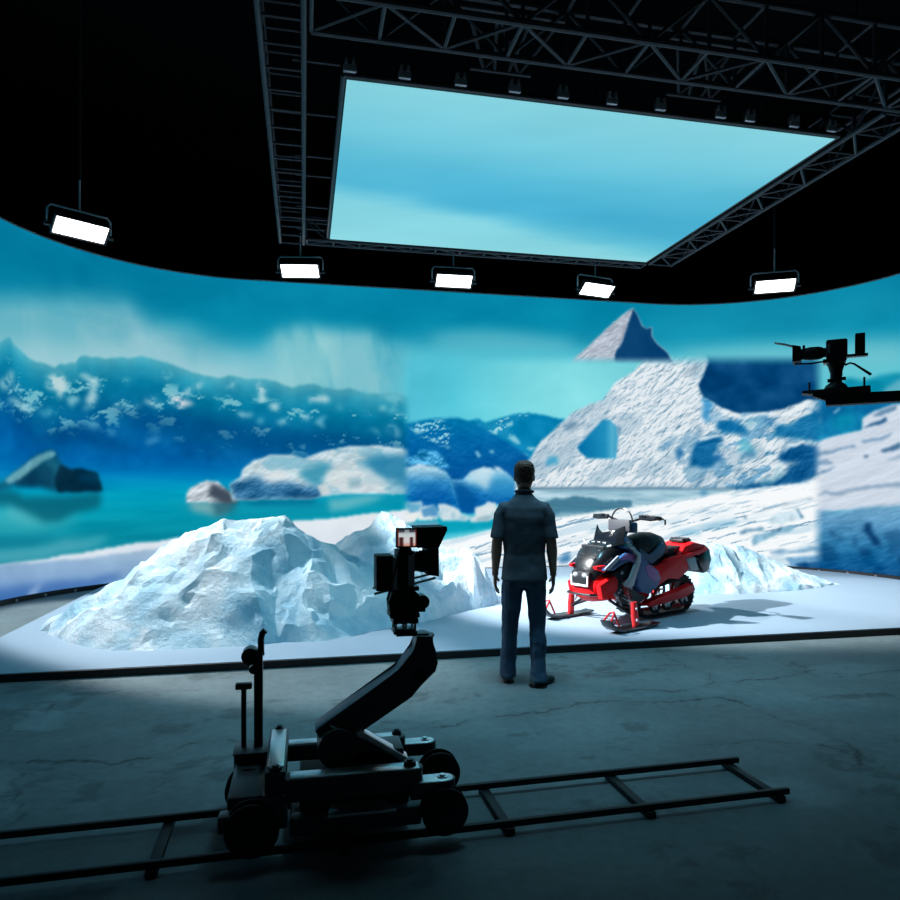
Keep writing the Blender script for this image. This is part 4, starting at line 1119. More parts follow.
# ------------------------------------------------------------------ camera on the dolly
def camera_on_dolly():
    ox, oy = .505, 3.365
    o = empty('cinema_camera', (ox - .012, oy, mz + .002), 0, 'black film camera with a small lit monitor, mounted on the dolly\'s boom arm', 'camera')
    def P(mb, name, m=M['black'], parent=None, lab=None):
        bmesh.ops.translate(mb.bm, verts=mb.bm.verts, vec=(-ox, -oy, -mz))
        q = mb.build(name, m, parent or o)
        if lab: q['label'] = lab
        return q
    y = oy
    def Z(py): return on_y(405, py, y).z
    def X(px): return on_y(px, 570, y).x
    # riser cage
    mb = MB().box(X(395), X(418), y - .06, y + .06, mz, mz + .014, .003).box(X(394), X(419), y - .06, y + .06, Z(622), Z(617), .003)
    mb.box(X(396), X(417), y - .05, y + .05, Z(630), Z(628), .001)
    P(mb, 'riser_plate', M['blackmetal'])
    for sx in (X(397), X(407), X(416)):
        for sy in (-.045, .045):
            P(MB().cyl((sx, y + sy, mz + .01), (sx, y + sy, Z(620)), .0065, n=8), 'riser_post', M['steel'])
    # tilt head
    mb = MB().box(X(391), X(420), y - .07, y + .07, Z(616), Z(611), .004)
    mb.prism([(X(391), Z(611)), (X(420), Z(611)), (X(420), Z(594)), (X(416), Z(590)), (X(393), Z(590)), (X(390), Z(600))], lambda a, b: (a, y - .06, b), lambda a, b: (a, y + .06, b), .006)
    hd = P(mb, 'tilt_head')
    P(MB().cyl((X(424), y - .035, Z(602)), (X(424), y + .035, Z(602)), .034, n=18).cyl((X(421), y - .05, Z(607)), (X(421), y - .01, Z(607)), .02, n=12).box(X(418), X(427), y - .03, y + .03, Z(612), Z(606), .004), 'head_drive', M['blackmetal'], hd)
    P(MB().tube([(X(409), y - .075, Z(612)), (X(412), y - .08, Z(602)), (X(415), y - .08, Z(594))], .007, 8), 'head_lever', M['blackmetal'], hd)
    P(MB().box(X(388), X(420), y - .05, y + .05, Z(590), Z(586), .003), 'base_plate', M['blackmetal'])
    for sy in (-.045, .045):
        P(MB().cyl((X(376), y + sy, Z(592 if sy < 0 else 589)), (X(436), y + sy, Z(578 if sy < 0 else 576)), .006, n=8), 'rod', M['steel'])
    # body
    P(MB().box(X(398.5), X(414), y - .075, y + .075, Z(586), Z(550), .006).box(X(401), X(412), y - .06, y + .06, Z(550), Z(547), .004), 'body', M['black'])
    P(MB().box(X(408), X(414.5), y - .079, y - .07, Z(584), Z(554), .002), 'side_panel', M['yoke'], None, 'grey side panel')
    b = P(MB().box(X(377.5), X(394), y - .065, y + .065, Z(589), Z(554.5), .004), 'battery')
    P(MB().box(X(393.5), X(398), y - .07, y + .07, Z(588), Z(556), .003), 'battery_plate', M['yoke'])
    # lens and matte box
    zc = Z(562)
    mb = MB().loft([(Vector((X(413), y, zc)), .050, .050), (Vector((X(417), y, zc)), .052, .052), (Vector((X(417.5), y, zc)), .044, .044), (Vector((X(421), y, zc)), .044, .044), (Vector((X(421.5), y, zc)), .054, .054), (Vector((X(427), y, zc)), .056, .056)], 24)
    ln = P(mb, 'lens', M['blackmetal'])
    mb = MB()
    for i in range(30):
        a = 2 * PI * i / 30
        mb.box(-.006, .006, -.003, .003, -.004, .004, 0, Matrix.Translation((X(419.5), y + .046 * math.cos(a), zc + .046 * math.sin(a))) @ Matrix.Rotation(-a, 4, 'X'))
    P(mb, 'focus_ring', M['blackmetal'], ln)
    def frame(x, hw, z0, z1, t=.008):
        A = [(x, y - hw, z0), (x, y + hw, z0), (x, y + hw, z1), (x, y - hw, z1)]
        B = [(x, y - hw + t, z0 + t), (x, y + hw - t, z0 + t), (x, y + hw - t, z1 - t), (x, y - hw + t, z1 - t)]
        return A, B
    A0, B0 = frame(X(427), .075, Z(574), Z(549)); A1, B1 = frame(X(437.5), .10, Z(575), Z(547.5))
    P(MB().rings([B0, A0, A1, B1, B0], False), 'matte_box', M['black'])
    # monitor and flag on top
    mo = P(MB().box(X(396.5), X(417), y - .085, y - .055, Z(546.5), Z(527.5), .003), 'monitor')
    # picture on the little monitor: pale snow with two dark figures
    nu, nv = 26, 22
    Uq, Vq = np.meshgrid(np.linspace(0, 1, nu), np.linspace(0, 1, nv), indexing='ij')
    c = np.ones((nu, nv, 3)) * C(196, 204, 206)
    c[:] = ramp(Vq, [(0, C(205, 140, 120)), (.25, C(220, 215, 212)), (.7, C(205, 214, 218)), (1, C(120, 130, 140))])
    for ux, w in ((.2, .12), (.74, .09)):
        k = np.exp(-((Uq - ux) / w) ** 4) * (Vq < .55)
        c = c * (1 - .9 * k[..., None]) + C(50, 14, 14) * .9 * k[..., None]
    k = (Vq > .82) * (np.abs(Uq - .5) > .12); c = c * (1 - .7 * k[..., None]) + C(30, 32, 36) * .7 * k[..., None]
    k = ((Uq < .05) | (Uq > .95)); c[k] = C(110, 40, 36)
    x0, x1, z0, z1 = X(397.5) - ox, X(416) - ox, Z(545) - mz, Z(529) - mz
    V = np.stack([(x0 + Uq * (x1 - x0)).ravel(), 0 * Uq.ravel() - .0865, (z0 + Vq * (z1 - z0)).ravel()], -1)
    m2 = grid_mesh('monitor_screen', V, nu, nv, lin_arr(c).reshape(-1, 3))
    s = link_mesh('monitor_screen', m2, emit_mat('monitor_picture', (1, 1, 1), .85, 'picture', 'NONE'), mo)
    s['label'] = 'small lit screen'
    P(MB().cyl((X(404), y - .06, Z(549)), (X(404), y - .06, Z(545)), .01, n=8).box(X(400), X(410), y - .065, y + .03, Z(549), Z(546.5), .002), 'monitor_mount', M['blackmetal'])
    P(MB().prism([(X(417), Z(528)), (X(446), Z(527.3)), (X(446.3), Z(530)), (X(438), Z(547.5)), (X(417), Z(547))], lambda a, b: (a, y - .085, b), lambda a, b: (a, y - .075, b), .001), 'side_flag', M['black'])
    P(MB().prism([(X(417), Z(527)), (X(446), Z(526.5)), (X(446), Z(528)), (X(417), Z(529))], lambda a, b: (a, y - .085, b), lambda a, b: (a, y + .10, b)), 'top_flag', M['black'])
    P(MB().prism([(X(424), Z(528)), (X(446), Z(527.3)), (X(438), Z(547.5)), (X(424), Z(547))], lambda a, b: (a, y + .09, b), lambda a, b: (a, y + .10, b), .001), 'side_flag', M['black'])
    # hand wheel and cable
    P(MB().tube([(X(398), y - .07, Z(560)), (X(392), y - .1, Z(580)), (X(388), y - .09, Z(596)), (X(392), y - .07, Z(606))], .004, 6), 'cable', M['rubber'])
camera_on_dolly()

# ------------------------------------------------------------------ crane with the second camera, right
JD = 4.5
JA = (836 - 450) / FPX * JD
JT = math.atan2(JA, JD)
_a = ray(836, 389)
crane_loc = Vector((_a[0] * JD, _a[1] * JD, 0))
JR = -YAW - JT
cr = empty('camera_crane', crane_loc, JR, 'black camera crane arm reaching in from the right edge', 'camera crane')
def jp(px, py):
    k = (px - 450) / FPX
    x = (k * JD - JA) / (math.cos(JT) + k * math.sin(JT))
    return (x, CH + (HOR - py) / FPX * (JD - x * math.sin(JT)))
def J(mb, name, m=M['black'], parent=None):
    return mb.build(name, m, parent or cr)
def jprism(pts, hw, bev=.005): return MB().prism([jp(*q) for q in pts], lambda a, b: (a, -hw, b), lambda a, b: (a, hw, b), bev)
J(jprism([(824.5, 396), (826, 406), (900, 401.7), (1150, 388), (1250, 384), (1250, 358), (1150, 368), (900, 391.5), (868, 393)], .06), 'arm', M['black'])
pl = J(jprism([(802, 394.5), (803, 392), (870, 386.5), (870.5, 392), (825, 396)], .075, .004), 'camera_platform', M['black'])
J(jprism([(813, 393), (813, 397), (826, 401), (826, 395)], .05, .003), 'arm_nose', M['black'])
for p, b, t_ in ((809.5, 393, 383.5), (864, 388, 378)):
    x0, z0 = jp(p, b); z1 = jp(p, t_)[1]
    J(MB().cyl((x0, -.05, z0), (x0, -.05, z1), .0065, n=10), 'platform_pin', M['blackmetal'], pl)
cx_, cz_ = jp(1200, 372)
J(MB().box(cx_ - .06, cx_ + .06, -.09, .09, cz_ - .12, cz_ + .1, .01), 'pivot_yoke', M['blackmetal'])
J(MB().cyl((cx_, 0, .04), (cx_, 0, cz_ - .1), .06, n=20), 'column', M['blackmetal'])
J(MB().cyl((cx_, 0, 0), (cx_, 0, .06), .30, .26, n=28), 'base', M['blackmetal'])
J(MB().box(cx_ + .1, cx_ + .24, -.14, .14, cz_ - .1, cz_ + .1, .01), 'counterweight', M['blackmetal'])

c2 = empty('cinema_camera', crane_loc + Vector((0, 0, jp(836, 388.4)[1])), JR, 'black film camera in silhouette on the crane platform at the right', 'camera')
lx = lambda p: jp(p, 389)[0]
lz = lambda p: (389 - p) / FPX * JD
def K(mb, name, m=M['black'], parent=None): return mb.build(name, m, parent or c2)
hd = K(MB().loft([(Vector((lx(836), 0, lz(389))), .07, .07), (Vector((lx(836), 0, lz(386))), .06, .06), (Vector((lx(836), 0, lz(383))), .035, .035), (Vector((lx(836), 0, lz(374))), .034, .034), (Vector((lx(836), 0, lz(368))), .045, .045), (Vector((lx(836), 0, lz(362))), .06, .05), (Vector((lx(835), 0, lz(359))), .06, .05)], 20), 'fluid_head')
K(MB().cyl((lx(827.5), -.03, lz(381.5)), (lx(832), -.03, lz(381.5)), .012, n=10).cyl((lx(841), -.02, lz(380)), (lx(846), -.02, lz(380)), .012, n=10).cyl((lx(841.5), -.05, lz(378)), (lx(841.5), -.05, lz(366)), .006, n=8), 'head_knob', M['blackmetal'], hd)
K(MB().tube([(lx(845), -.03, lz(367)), (lx(850), -.04, lz(365.5)), (lx(854), -.05, lz(367)), (lx(870.5), -.07, lz(379))], [.007, .006, .006, .009], 8), 'pan_handle', M['rubber'], hd)
K(MB().box(lx(823), lx(846), -.05, .05, lz(364), lz(360), .004).box(lx(841), lx(868), -.03, .03, lz(359), lz(356.5), .003), 'base_plate', M['blackmetal'])
K(MB().box(lx(826), lx(847.5), -.075, .075, lz(360), lz(341.5), .012), 'body')
K(MB().box(lx(828), lx(830), -.08, -.07, lz(355), lz(346), .002), 'body_badge', M['yoke'])
K(MB().box(lx(855), lx(865), -.05, .05, lz(357), lz(337), .004), 'battery')
ln = K(MB().loft([(Vector((lx(x), 0, lz(352.2))), r, r) for x, r in ((826, .03), (823, .032), (822, .038), (818, .043), (810, .044), (806, .04), (803, .036), (800, .036))], 22), 'lens')
K(MB().cyl((lx(804), -.03, lz(349)), (lx(804), -.03, lz(344)), .008, n=8), 'lens_lever', M['blackmetal'], ln)
def frame2(x, h, hw, zc):
    A = [(x, -hw, zc - h), (x, hw, zc - h), (x, hw, zc + h), (x, -hw, zc + h)]
    B = [(x, -hw + .008, zc - h + .008), (x, hw - .008, zc - h + .008), (x, hw - .008, zc + h - .008), (x, -hw + .008, zc + h - .008)]
    return A, B
a0, b0 = frame2(lx(801), .048, .06, lz(352.5)); a1, b1 = frame2(lx(793), .056, .085, lz(352.5))
mbx = K(MB().rings([b0, a0, a1, b1, b0], False), 'matte_box')
K(MB().prism([(lx(793), lz(344)), (lx(785), lz(341)), (lx(774.5), lz(338.4)), (lx(774.5), lz(338)), (lx(785), lz(340.2)), (lx(793), lz(343))], lambda a, b: (a, -.03, b), lambda a, b: (a, .03, b)), 'top_flag', M['black'], mbx)
K(MB().tube([(lx(795), .0, lz(361.5)), (lx(810), 0, lz(362.3)), (lx(826), 0, lz(361))], .006, 8), 'rod', M['blackmetal'])

# ------------------------------------------------------------------ snowmobile
AL = math.radians(25)
SO = (2.92, 7.07)
SB = (math.cos(AL), math.sin(AL)); SL = (math.sin(AL), -math.cos(AL))
sm = empty('snowmobile', (SO[0], SO[1], STG + .002), AL, 'red and black snowmobile with blue side panels parked on the white stage', 'snowmobile')
# local x runs back from the ski tips, local y to the far side (its right), z up
def sd(cx, cy, y):
    """side-view place (back, up) of a measured point, y metres towards the camera"""
    r = ray(540 + cx / 5, 490 + cy / 5)
    t = (SO[0] * SL[0] + SO[1] * SL[1] + y) / (r[0] * SL[0] + r[1] * SL[1])
    X, Y, Z = r[0] * t, r[1] * t, CH + r[2] * t
    return ((X - SO[0]) * SB[0] + (Y - SO[1]) * SB[1], Z - STG)
M['red'] = mat('red_bodywork', (.80, .010, .014), .42, spec=.25, var=.05)
M['redmetal'] = mat('red_painted_metal', (.75, .03, .035), .4, spec=.3, var=.05)
M['hood'] = mat('gloss_black_plastic', (.010, .011, .013), .28, var=.1, coat=.3)
M['blue'] = mat('blue_side_panel', (.035, .10, .24), .4, spec=.4, var=.12)
M['violet'] = mat('violet_graphic', (.32, .12, .30), .45, var=.1)
M['silver'] = mat('silver_trim', (.36, .37, .40), .4, .2, var=.1)
M['seat'] = mat('black_vinyl', (.012, .014, .017), .5, var=.1, bump=.1)
M['seatblue'] = mat('blue_vinyl', (.02, .07, .15), .5, var=.1)
M['white'] = mat('white_paint', (.75, .76, .78), .4, var=.05)
M['windscreen'] = mat('smoked_windscreen', (.006, .007, .009), .12, spec=.7)
def T(mb, name, m, parent=None, lab=None):
    for v in mb.bm.verts: v.co.y = -v.co.y      # written with y towards the camera
    o = mb.build(name, m, parent or sm)
    if lab: o['label'] = lab
    return o
def side_plate(pts, yi, yo, name, m, both=True, bev=.006, flare=0., parent=None, lab=None):
    res = None
    for s in ((1, -1) if both else (1,)):
        o = T(MB().prism(pts, lambda a, b: (a, (yi if s > 0 else -yi * .78), b), lambda a, b: (a, (yo if s > 0 else -yo * .78), b), bev), name, m, parent, lab)
        res = res or o
    return res
def tr(cx, cy, a):
    """cross-section place (towards camera, up) of a measured point, a metres back from the ski tips"""
    r = ray(540 + cx / 5, 490 + cy / 5)
    ox_, oy_ = SO[0] + a * SB[0], SO[1] + a * SB[1]
    t = (ox_ * SB[0] + oy_ * SB[1]) / (r[0] * SB[0] + r[1] * SB[1])
    X, Y, Z = r[0] * t, r[1] * t, CH + r[2] * t
    return ((X - ox_) * SL[0] + (Y - oy_) * SL[1], Z - STG)
def Q(y, *pts): return [sd(cx, cy, y) for cx, cy in pts]
def body(secs, n=18, sq=3.):
    """secs: (a, half width, z low, z high, half width low)"""
    rl = []
    for a, hw, z0, z1, hb in secs:
        ring = []
        for j in range(n):
            t = 2 * PI * j / n
            c_, s_ = math.cos(t), math.sin(t)
            c_ = math.copysign(abs(c_) ** (2 / sq), c_); s_ = math.copysign(abs(s_) ** (2 / sq), s_)
            w = hb + (hw - hb) * (s_ * .5 + .5)
            ring.append((a, w * c_, (z0 + z1) / 2 + (z1 - z0) / 2 * s_))
        rl.append(ring)
    return MB().rings(rl)
# skis, spindles, suspension arms
for s in (1, -1):
    y = s * .47
    pr = [(-.08, .14), (-.05, .085), (.02, .035), (.12, .012), (.66, .012), (.74, .03), (.74, .045), (.66, .032), (.12, .034), (.03, .058), (-.035, .105), (-.065, .15)]
    ski = T(MB().prism(pr, lambda a, b: (a, y - .075, b), lambda a, b: (a, y + .075, b), .006).prism([(.05, .0), (.6, .0), (.62, .014), (.04, .014)], lambda a, b: (a, y - .012, b), lambda a, b: (a, y + .012, b)), 'ski', M['hood'])
    T(MB().tube([(-.06, y - .05, .13), (.02, y - .03, .21), (.05, y, .22), (.14, y + .0, .06)], .011, 8).tube([(-.06, y + .05, .13), (.02, y + .03, .21), (.05, y, .22)], .011, 8), 'ski_loop', M['redmetal'], ski)
    sp = T(MB().loft([(Vector((.41, y, .035)), .045, .03), (Vector((.405, y - s * .01, .15)), .05, .032), (Vector((.40, y - s * .02, .29)), .036, .03)], 12), 'spindle', M['redmetal'])
    T(MB().cyl((.40, y + s * .022, .10), (.40, y + s * .03, .10), .016, n=12).cyl((.40, y + s * .016, .22), (.40, y + s * .022, .22), .014, n=12), 'spindle_decal', M['white'], sp)
    T(MB().tube([(.40, y - s * .02, .27), (.36, s * .18, .40)], .018, 8).tube([(.40, y - s * .02, .27), (.62, s * .18, .40)], .016, 8).tube([(.40, y - s * .02, .13), (.34, s * .16, .28)], .018, 8).tube([(.40, y - s * .02, .13), (.66, s * .16, .28)], .016, 8), 'suspension_arm', M['hood'])
    T(MB().tube([(.42, y - s * .05, .2), (.50, s * .2, .58)], .014, 8), 'shock', M['silver'])
    co = []
    for i in range(60):
        f = i / 59; an = f * 2 * PI * 8
        p = Vector((.42, y - s * .05, .2)).lerp(Vector((.50, s * .2, .58)), .2 + f * .6)
        co.append(p + Vector((math.cos(an) * .032, math.sin(an) * .032, 0)))
    T(MB().tube(co, .006, 5), 'shock_spring', M['redmetal'])
# belly and nose
T(body([(.07, .13, .37, .47, .10), (.10, .19, .31, .53, .15), (.18, .235, .26, .57, .17), (.30, .26, .25, .60, .18), (.50, .26, .25, .58, .18), (.80, .24, .22, .50, .20), (1.0, .22, .20, .42, .20)]), 'belly_pan', M['red'])
T(body([(.075, .10, .40, .60, .12), (.11, .15, .42, .70, .17), (.22, .20, .52, .85, .23), (.36, .23, .58, .93, .27), (.52, .24, .60, .95, .28), (.70, .20, .58, .93, .26), (.86, .15, .55, .88, .22)], 20, 2.8), 'hood', M['hood'])
T(body([(.42, .10, .84, .90, .12), (.52, .13, .86, .955, .15), (.66, .13, .88, .96, .15), (.82, .10, .84, .92, .12)], 16, 3), 'hood_scoop', M['blue'])
# hood vents
mb = MB()
for i in range(4):
    mb.box(.145 + i * .035, .165 + i * .035, -.13 - i * .01, .13 + i * .01, .715 + i * .042, .75 + i * .042, .004)
T(mb, 'hood_vent', M['seat'])
# headlight and bumper plate
hl = T(MB().box(.05, .12, -.13, .13, .455, .60, .015), 'headlight_housing', M['seat'])
for s in (1, -1):
    T(MB().ball((.055, s * .065, .56), .02, .04, .028), 'headlight', M['silver'], hl)
T(MB().box(.035, .055, -.12, .12, .44, .462, .004).box(.035, .055, .105, .125, .45, .56, .004).box(.035, .055, -.125, -.105, .45, .56, .004), 'bumper_trim', M['white'], hl)
T(MB().tube([(.12, -.2, .36), (.03, -.16, .36), (.0, 0, .36), (.03, .16, .36), (.12, .2, .36)], .014, 8), 'front_bumper', M['hood'])
# red side vents under the hood
side_plate(Q(.22, (280, 385), (325, 378), (345, 398), (320, 412), (285, 400)), .17, .23, 'nose_fin', M['red'])
side_plate(Q(.26, (298, 478), (372, 428), (388, 452), (385, 500), (350, 537), (310, 548)), .2, .272, 'belly_side', M['red'], bev=.012)
# side panels
side_plate(Q(.30, (325, 405), (400, 342), (450, 300), (482, 300), (500, 330), (490, 385), (455, 352), (420, 362), (370, 405)), .24, .305, 'upper_side_panel', M['blue'], bev=.012)
side_plate(Q(.312, (400, 352), (440, 318), (480, 322), (488, 375), (450, 350)), .29, .311, 'side_graphic', M['violet'], bev=.003)
side_plate(Q(.31, (325, 398), (372, 350), (392, 330), (400, 345), (345, 402)), .29, .313, 'side_badge', M['silver'], bev=.003)
side_plate(Q(.32, (420, 285), (470, 292), (512, 318), (520, 352), (545, 372), (590, 402), (605, 445), (585, 490), (545, 520), (510, 512), (488, 480), (482, 430), (500, 360), (488, 322), (450, 300)), .2, .325, 'knee_panel', M['blue'], bev=.015)
side_plate(Q(.33, (528, 378), (552, 375), (592, 408), (600, 440), (575, 462), (540, 430)), .3, .331, 'knee_graphic', M['violet'], bev=.003)
side_plate(Q(.335, (440, 283), (475, 295), (503, 322), (505, 352), (478, 440), (468, 480), (448, 492), (428, 484), (432, 465), (455, 445), (484, 370), (488, 328), (465, 305)), .30, .342, 'silver_strake', M['silver'], bev=.006)
side_plate(Q(.30, (380, 420), (450, 370), (480, 400), (450, 450), (430, 480), (480, 500), (545, 540), (500, 580), (430, 570), (392, 520), (388, 460)), .2, .27, 'engine_cover', M['seat'], bev=.01)
mb = MB()
rnd = random.Random(3)
for i in range(16):
    a, z = sd(rnd.uniform(385, 470), rnd.uniform(410, 580), .28)
    mb.cyl((a, .265, z), (a, .285, z), rnd.uniform(.008, .02), n=10)
T(mb, 'engine_detail', M['silver'])
# windscreen and console
wsp = [tr(cx, cy, .36) for cx, cy in [(270, 174), (283, 200), (300, 214), (350, 205), (406, 182), (414, 212), (408, 272), (355, 285), (300, 298), (264, 248)]]
def wsx(y, z): return .36 + (z - .9) * .22 + abs(y) * .04
T(MB().prism(wsp, lambda a, b: (wsx(a, b), a, b), lambda a, b: (wsx(a, b) + .014, a, b), .003), 'windscreen', M['windscreen'])
mb = MB()
for i in range(4):
    y0 = -.16 + i * .08
    mb.box(.325, .345, y0, y0 + .05, .885, .915, .004)
T(mb, 'light_strip', M['silver'])
T(MB().tube([(.33, -.20, .93), (.30, -.10, .865), (.30, .10, .855), (.34, .2, .88)], .014, 8), 'windscreen_trim', M['silver'])
# handlebar
bar = T(MB().tube([(.93, .42, 1.165), (.86, .24, 1.175), (.82, .1, 1.13), (.82, -.1, 1.13), (.80, -.24, 1.18), (.80, -.40, 1.185)], .014, 10), 'handlebar', M['hood'])
for s in (1, -1):
    x0 = .865 if s > 0 else .80
    T(MB().tube([(x0, s * .24, 1.178), (x0 + (.06 if s > 0 else 0), s * .42, 1.168)], .024, 12), 'grip', M['rubber'], bar)
    T(MB().tube([(x0 - .02, s * .2, 1.19), (x0 - .07, s * .26, 1.20), (x0 - .03, s * .40, 1.19), (x0 + .05, s * .44, 1.165)], .012, 8), 'brake_lever', M['hood'], bar)
    T(MB().prism([(.20, 1.205), (.42, 1.20), (.43, 1.15), (.36, 1.14), (.2, 1.15)], lambda a, b: (x0 - .055, s * a, b), lambda a, b: (x0 - .04, s * a, b), .004), 'hand_guard', M['hood'], bar)
T(MB().tube([(.95, .42, 1.165), (.95, .455, 1.15), (.94, .46, 1.10)], .010, 8), 'bar_end', M['hood'], bar)
T(MB().loft([(Vector((.70, 0, .92)), .06, .09), (Vector((.78, 0, 1.03)), .05, .07), (Vector((.82, 0, 1.12)), .04, .09)], 12), 'steering_riser', M['seatblue'])
T(MB().box(.70, .74, -.155, .155, 1.015, 1.15, .012), 'instrument_pod', mat('grey_pod_plastic', (.06, .06, .07), .6, var=.08))
T(MB().box(.74, .84, -.14, .17, 1.0, 1.12, .02), 'pod_cover', M['seatblue'])
T(MB().tube([(.76, .15 * math.cos(PI * i / 14), 1.13 + .15 * math.sin(PI * i / 14)) for i in range(15)], .009, 8), 'handle_hoop', M['hood'])
# seat
T(body([(.80, .07, .70, .93, .14), (.92, .11, .66, .955, .16), (1.10, .14, .64, .99, .17), (1.24, .15, .64, .985, .17), (1.38, .14, .66, .945, .17), (1.47, .10, .68, .86, .15)], 18, 2.8), 'seat', M['seat'])
side_plate(Q(.17, (490, 290), (545, 330), (612, 262), (628, 285), (612, 330), (560, 372), (520, 350)), .12, .178, 'seat_side', M['seatblue'], bev=.01)
# tunnel, rear deck
tun = Q(.26, (540, 372), (596, 398), (660, 355), (735, 335), (760, 330), (740, 360), (700, 410), (690, 450), (600, 520), (560, 500))
side_plate(Q(.22, (585, 392), (640, 345), (745, 318), (828, 288), (770, 330), (735, 352), (742, 402), (692, 448), (640, 440), (600, 470), (560, 500)), .17, .225, 'tunnel_side', M['red'], bev=.008)
T(MB().box(1.15, 2.05, -.18, .18, .60, .64, .01), 'tunnel_top', M['seat'])
T(MB().prism([(1.42, .66), (1.48, .78), (1.74, .80), (1.74, .70)], lambda a, b: (a, -.13, b), lambda a, b: (a, .13, b), .02), 'rear_bag', M['seat'])
T(MB().prism([(1.62, .70), (1.72, .80), (1.90, .845), (2.12, .80), (2.24, .755), (2.23, .70), (2.0, .68), (1.8, .66)], lambda a, b: (a, -.19, b), lambda a, b: (a, .19, b), .03), 'rear_fender', M['red'])
T(MB().box(1.80, 1.98, -.10, .10, .835, .875, .012).box(1.83, 1.86, -.1, .1, .87, .89, .005).box(1.91, 1.94, -.1, .1, .87, .89, .005), 'rear_rack', M['seat'])
T(MB().prism([(2.0, .70), (2.245, .74), (2.29, .60), (2.22, .46), (2.13, .44), (2.02, .56)], lambda a, b: (a, -.19, b), lambda a, b: (a, .19, b), .015), 'snow_flap', M['hood'])
side_plate(Q(.22, (728, 345), (770, 335), (790, 400), (748, 400)), .18, .235, 'flap_bracket', M['silver'], bev=.004)
# running boards
side_plate(Q(.30, (530, 575), (560, 555), (690, 505), (765, 470), (775, 500), (730, 535), (640, 560), (560, 585)), .20, .31, 'running_board', M['red'], bev=.008)
# track: belt with lugs around wheels
tr = []
pa = [(.92, .05), (1.80, .05)]
def loop(off):
    pts = []
    R1, R2 = .15 + off, .20 + off
    for i in range(13):
        a = -PI / 2 + PI * i / 12
        pts.append((1.72 + R2 * math.cos(a), .235 + R2 * math.sin(a)))
    for i in range(13):
        a = PI / 2 + PI * i / 12
        pts.append((1.02 + R1 * math.cos(a), .20 + R1 * math.sin(a) + (.0)))
    return pts
lo = min(p[1] for p in loop(.012))
A = [(a, z - lo) for a, z in loop(.012)]; B = [(a, z - lo) for a, z in loop(-.012)]
trk_o = T(MB().rings([[(a, -.17, z) for a, z in A], [(a, .17, z) for a, z in A], [(a, .17, z) for a, z in B], [(a, -.17, z) for a, z in B], [(a, -.17, z) for a, z in A]], False), 'track_belt', M['rubber'])
mb = MB()
Ln = len(A)
for i in range(Ln):
    p, q = Vector(A[i]), Vector(A[(i + 1) % Ln])
    n = max(1, int((q - p).length / .055))
    for j in range(n):
        c = p.lerp(q, j / n); d = (q - p).normalized(); nn = Vector((d.y, -d.x))
        if c.y < .07: continue
        mb.box(-.006, .006, -.165, .165, 0, .028, 0, Matrix(((d.x, 0, nn.x, c.x), (0, 1, 0, 0), (d.y, 0, nn.y, c.y), (0, 0, 0, 1))))
T(mb, 'track_lug', M['rubber'], trk_o)
for a, z, r in ((1.70, .225, .125), (1.36, .16, .09), (1.12, .15, .085)):
    for s in (1, -1):
        mb = MB().tube([(a + r * math.cos(2 * PI * i / 24), s * .19, z + r * math.sin(2 * PI * i / 24)) for i in range(24)], .018, 8, True)
        w = T(mb, 'idler_wheel', M['rubber'])
        mb = MB().cyl((a, s * .175, z), (a, s * .215, z), .03, n=14)
        for i in range(6):
            an = 2 * PI * i / 6
            mb.tube([(a, s * .198, z), (a + r * .9 * math.cos(an), s * .19, z + r * .9 * math.sin(an))], .013, 6)
        T(mb, 'wheel_spokes', M['white'], w)
for s in (1, -1):
    T(MB().tube([(.98, s * .12, .10), (1.85, s * .12, .07)], .02, 8).tube([(1.1, s * .12, .12), (1.4, s * .12, .5)], .016, 8).tube([(1.45, s * .12, .1), (1.65, s * .12, .5)], .016, 8), 'slide_rail', M['redmetal'])

# ------------------------------------------------------------------ the man
def remeshed(mb, voxel, name):
    bmesh.ops.recalc_face_normals(mb.bm, faces=mb.bm.faces)
    me = bpy.data.meshes.new(name); mb.bm.to_mesh(me); mb.bm.free()
    o = bpy.data.objects.new('tmp', me); COL.objects.link(o)
    r = o.modifiers.new('r', 'REMESH'); r.mode = 'VOXEL'; r.voxel_size = voxel
    s = o.modifiers.new('s', 'SMOOTH'); s.iterations = 4; s.factor = .5
    dg = bpy.context.evaluated_depsgraph_get()
    out = bpy.data.meshes.new_from_object(o.evaluated_get(dg))
    out.name = name
    bpy.data.objects.remove(o)
    return out

MYAW = -YAW - math.radians(6)
man_loc = Vector((1.765, 5.38, 0))
Vv_ = Vector
skin = mat('skin', (.50, .27, .19), .5, var=.06, vscale=30)
M['shirt'] = mat('dark_blue_grey_shirt', (.075, .088, .115), .8, var=.05, vscale=14, bump=.15, bscale=14)
M['jeans'] = mat('blue_denim', (.045, .095, .17), .85, var=.25, vscale=9, bump=.2, bscale=60)
M['hair'] = mat('dark_brown_hair', (.10, .034, .018), .6, var=.4, vscale=40, bump=.5, bscale=70)
M['shoe'] = mat('dark_teal_shoe', (.06, .13, .14), .6, var=.3, vscale=25)
M['sole'] = mat('black_sole', (.008, .008, .009), .7)

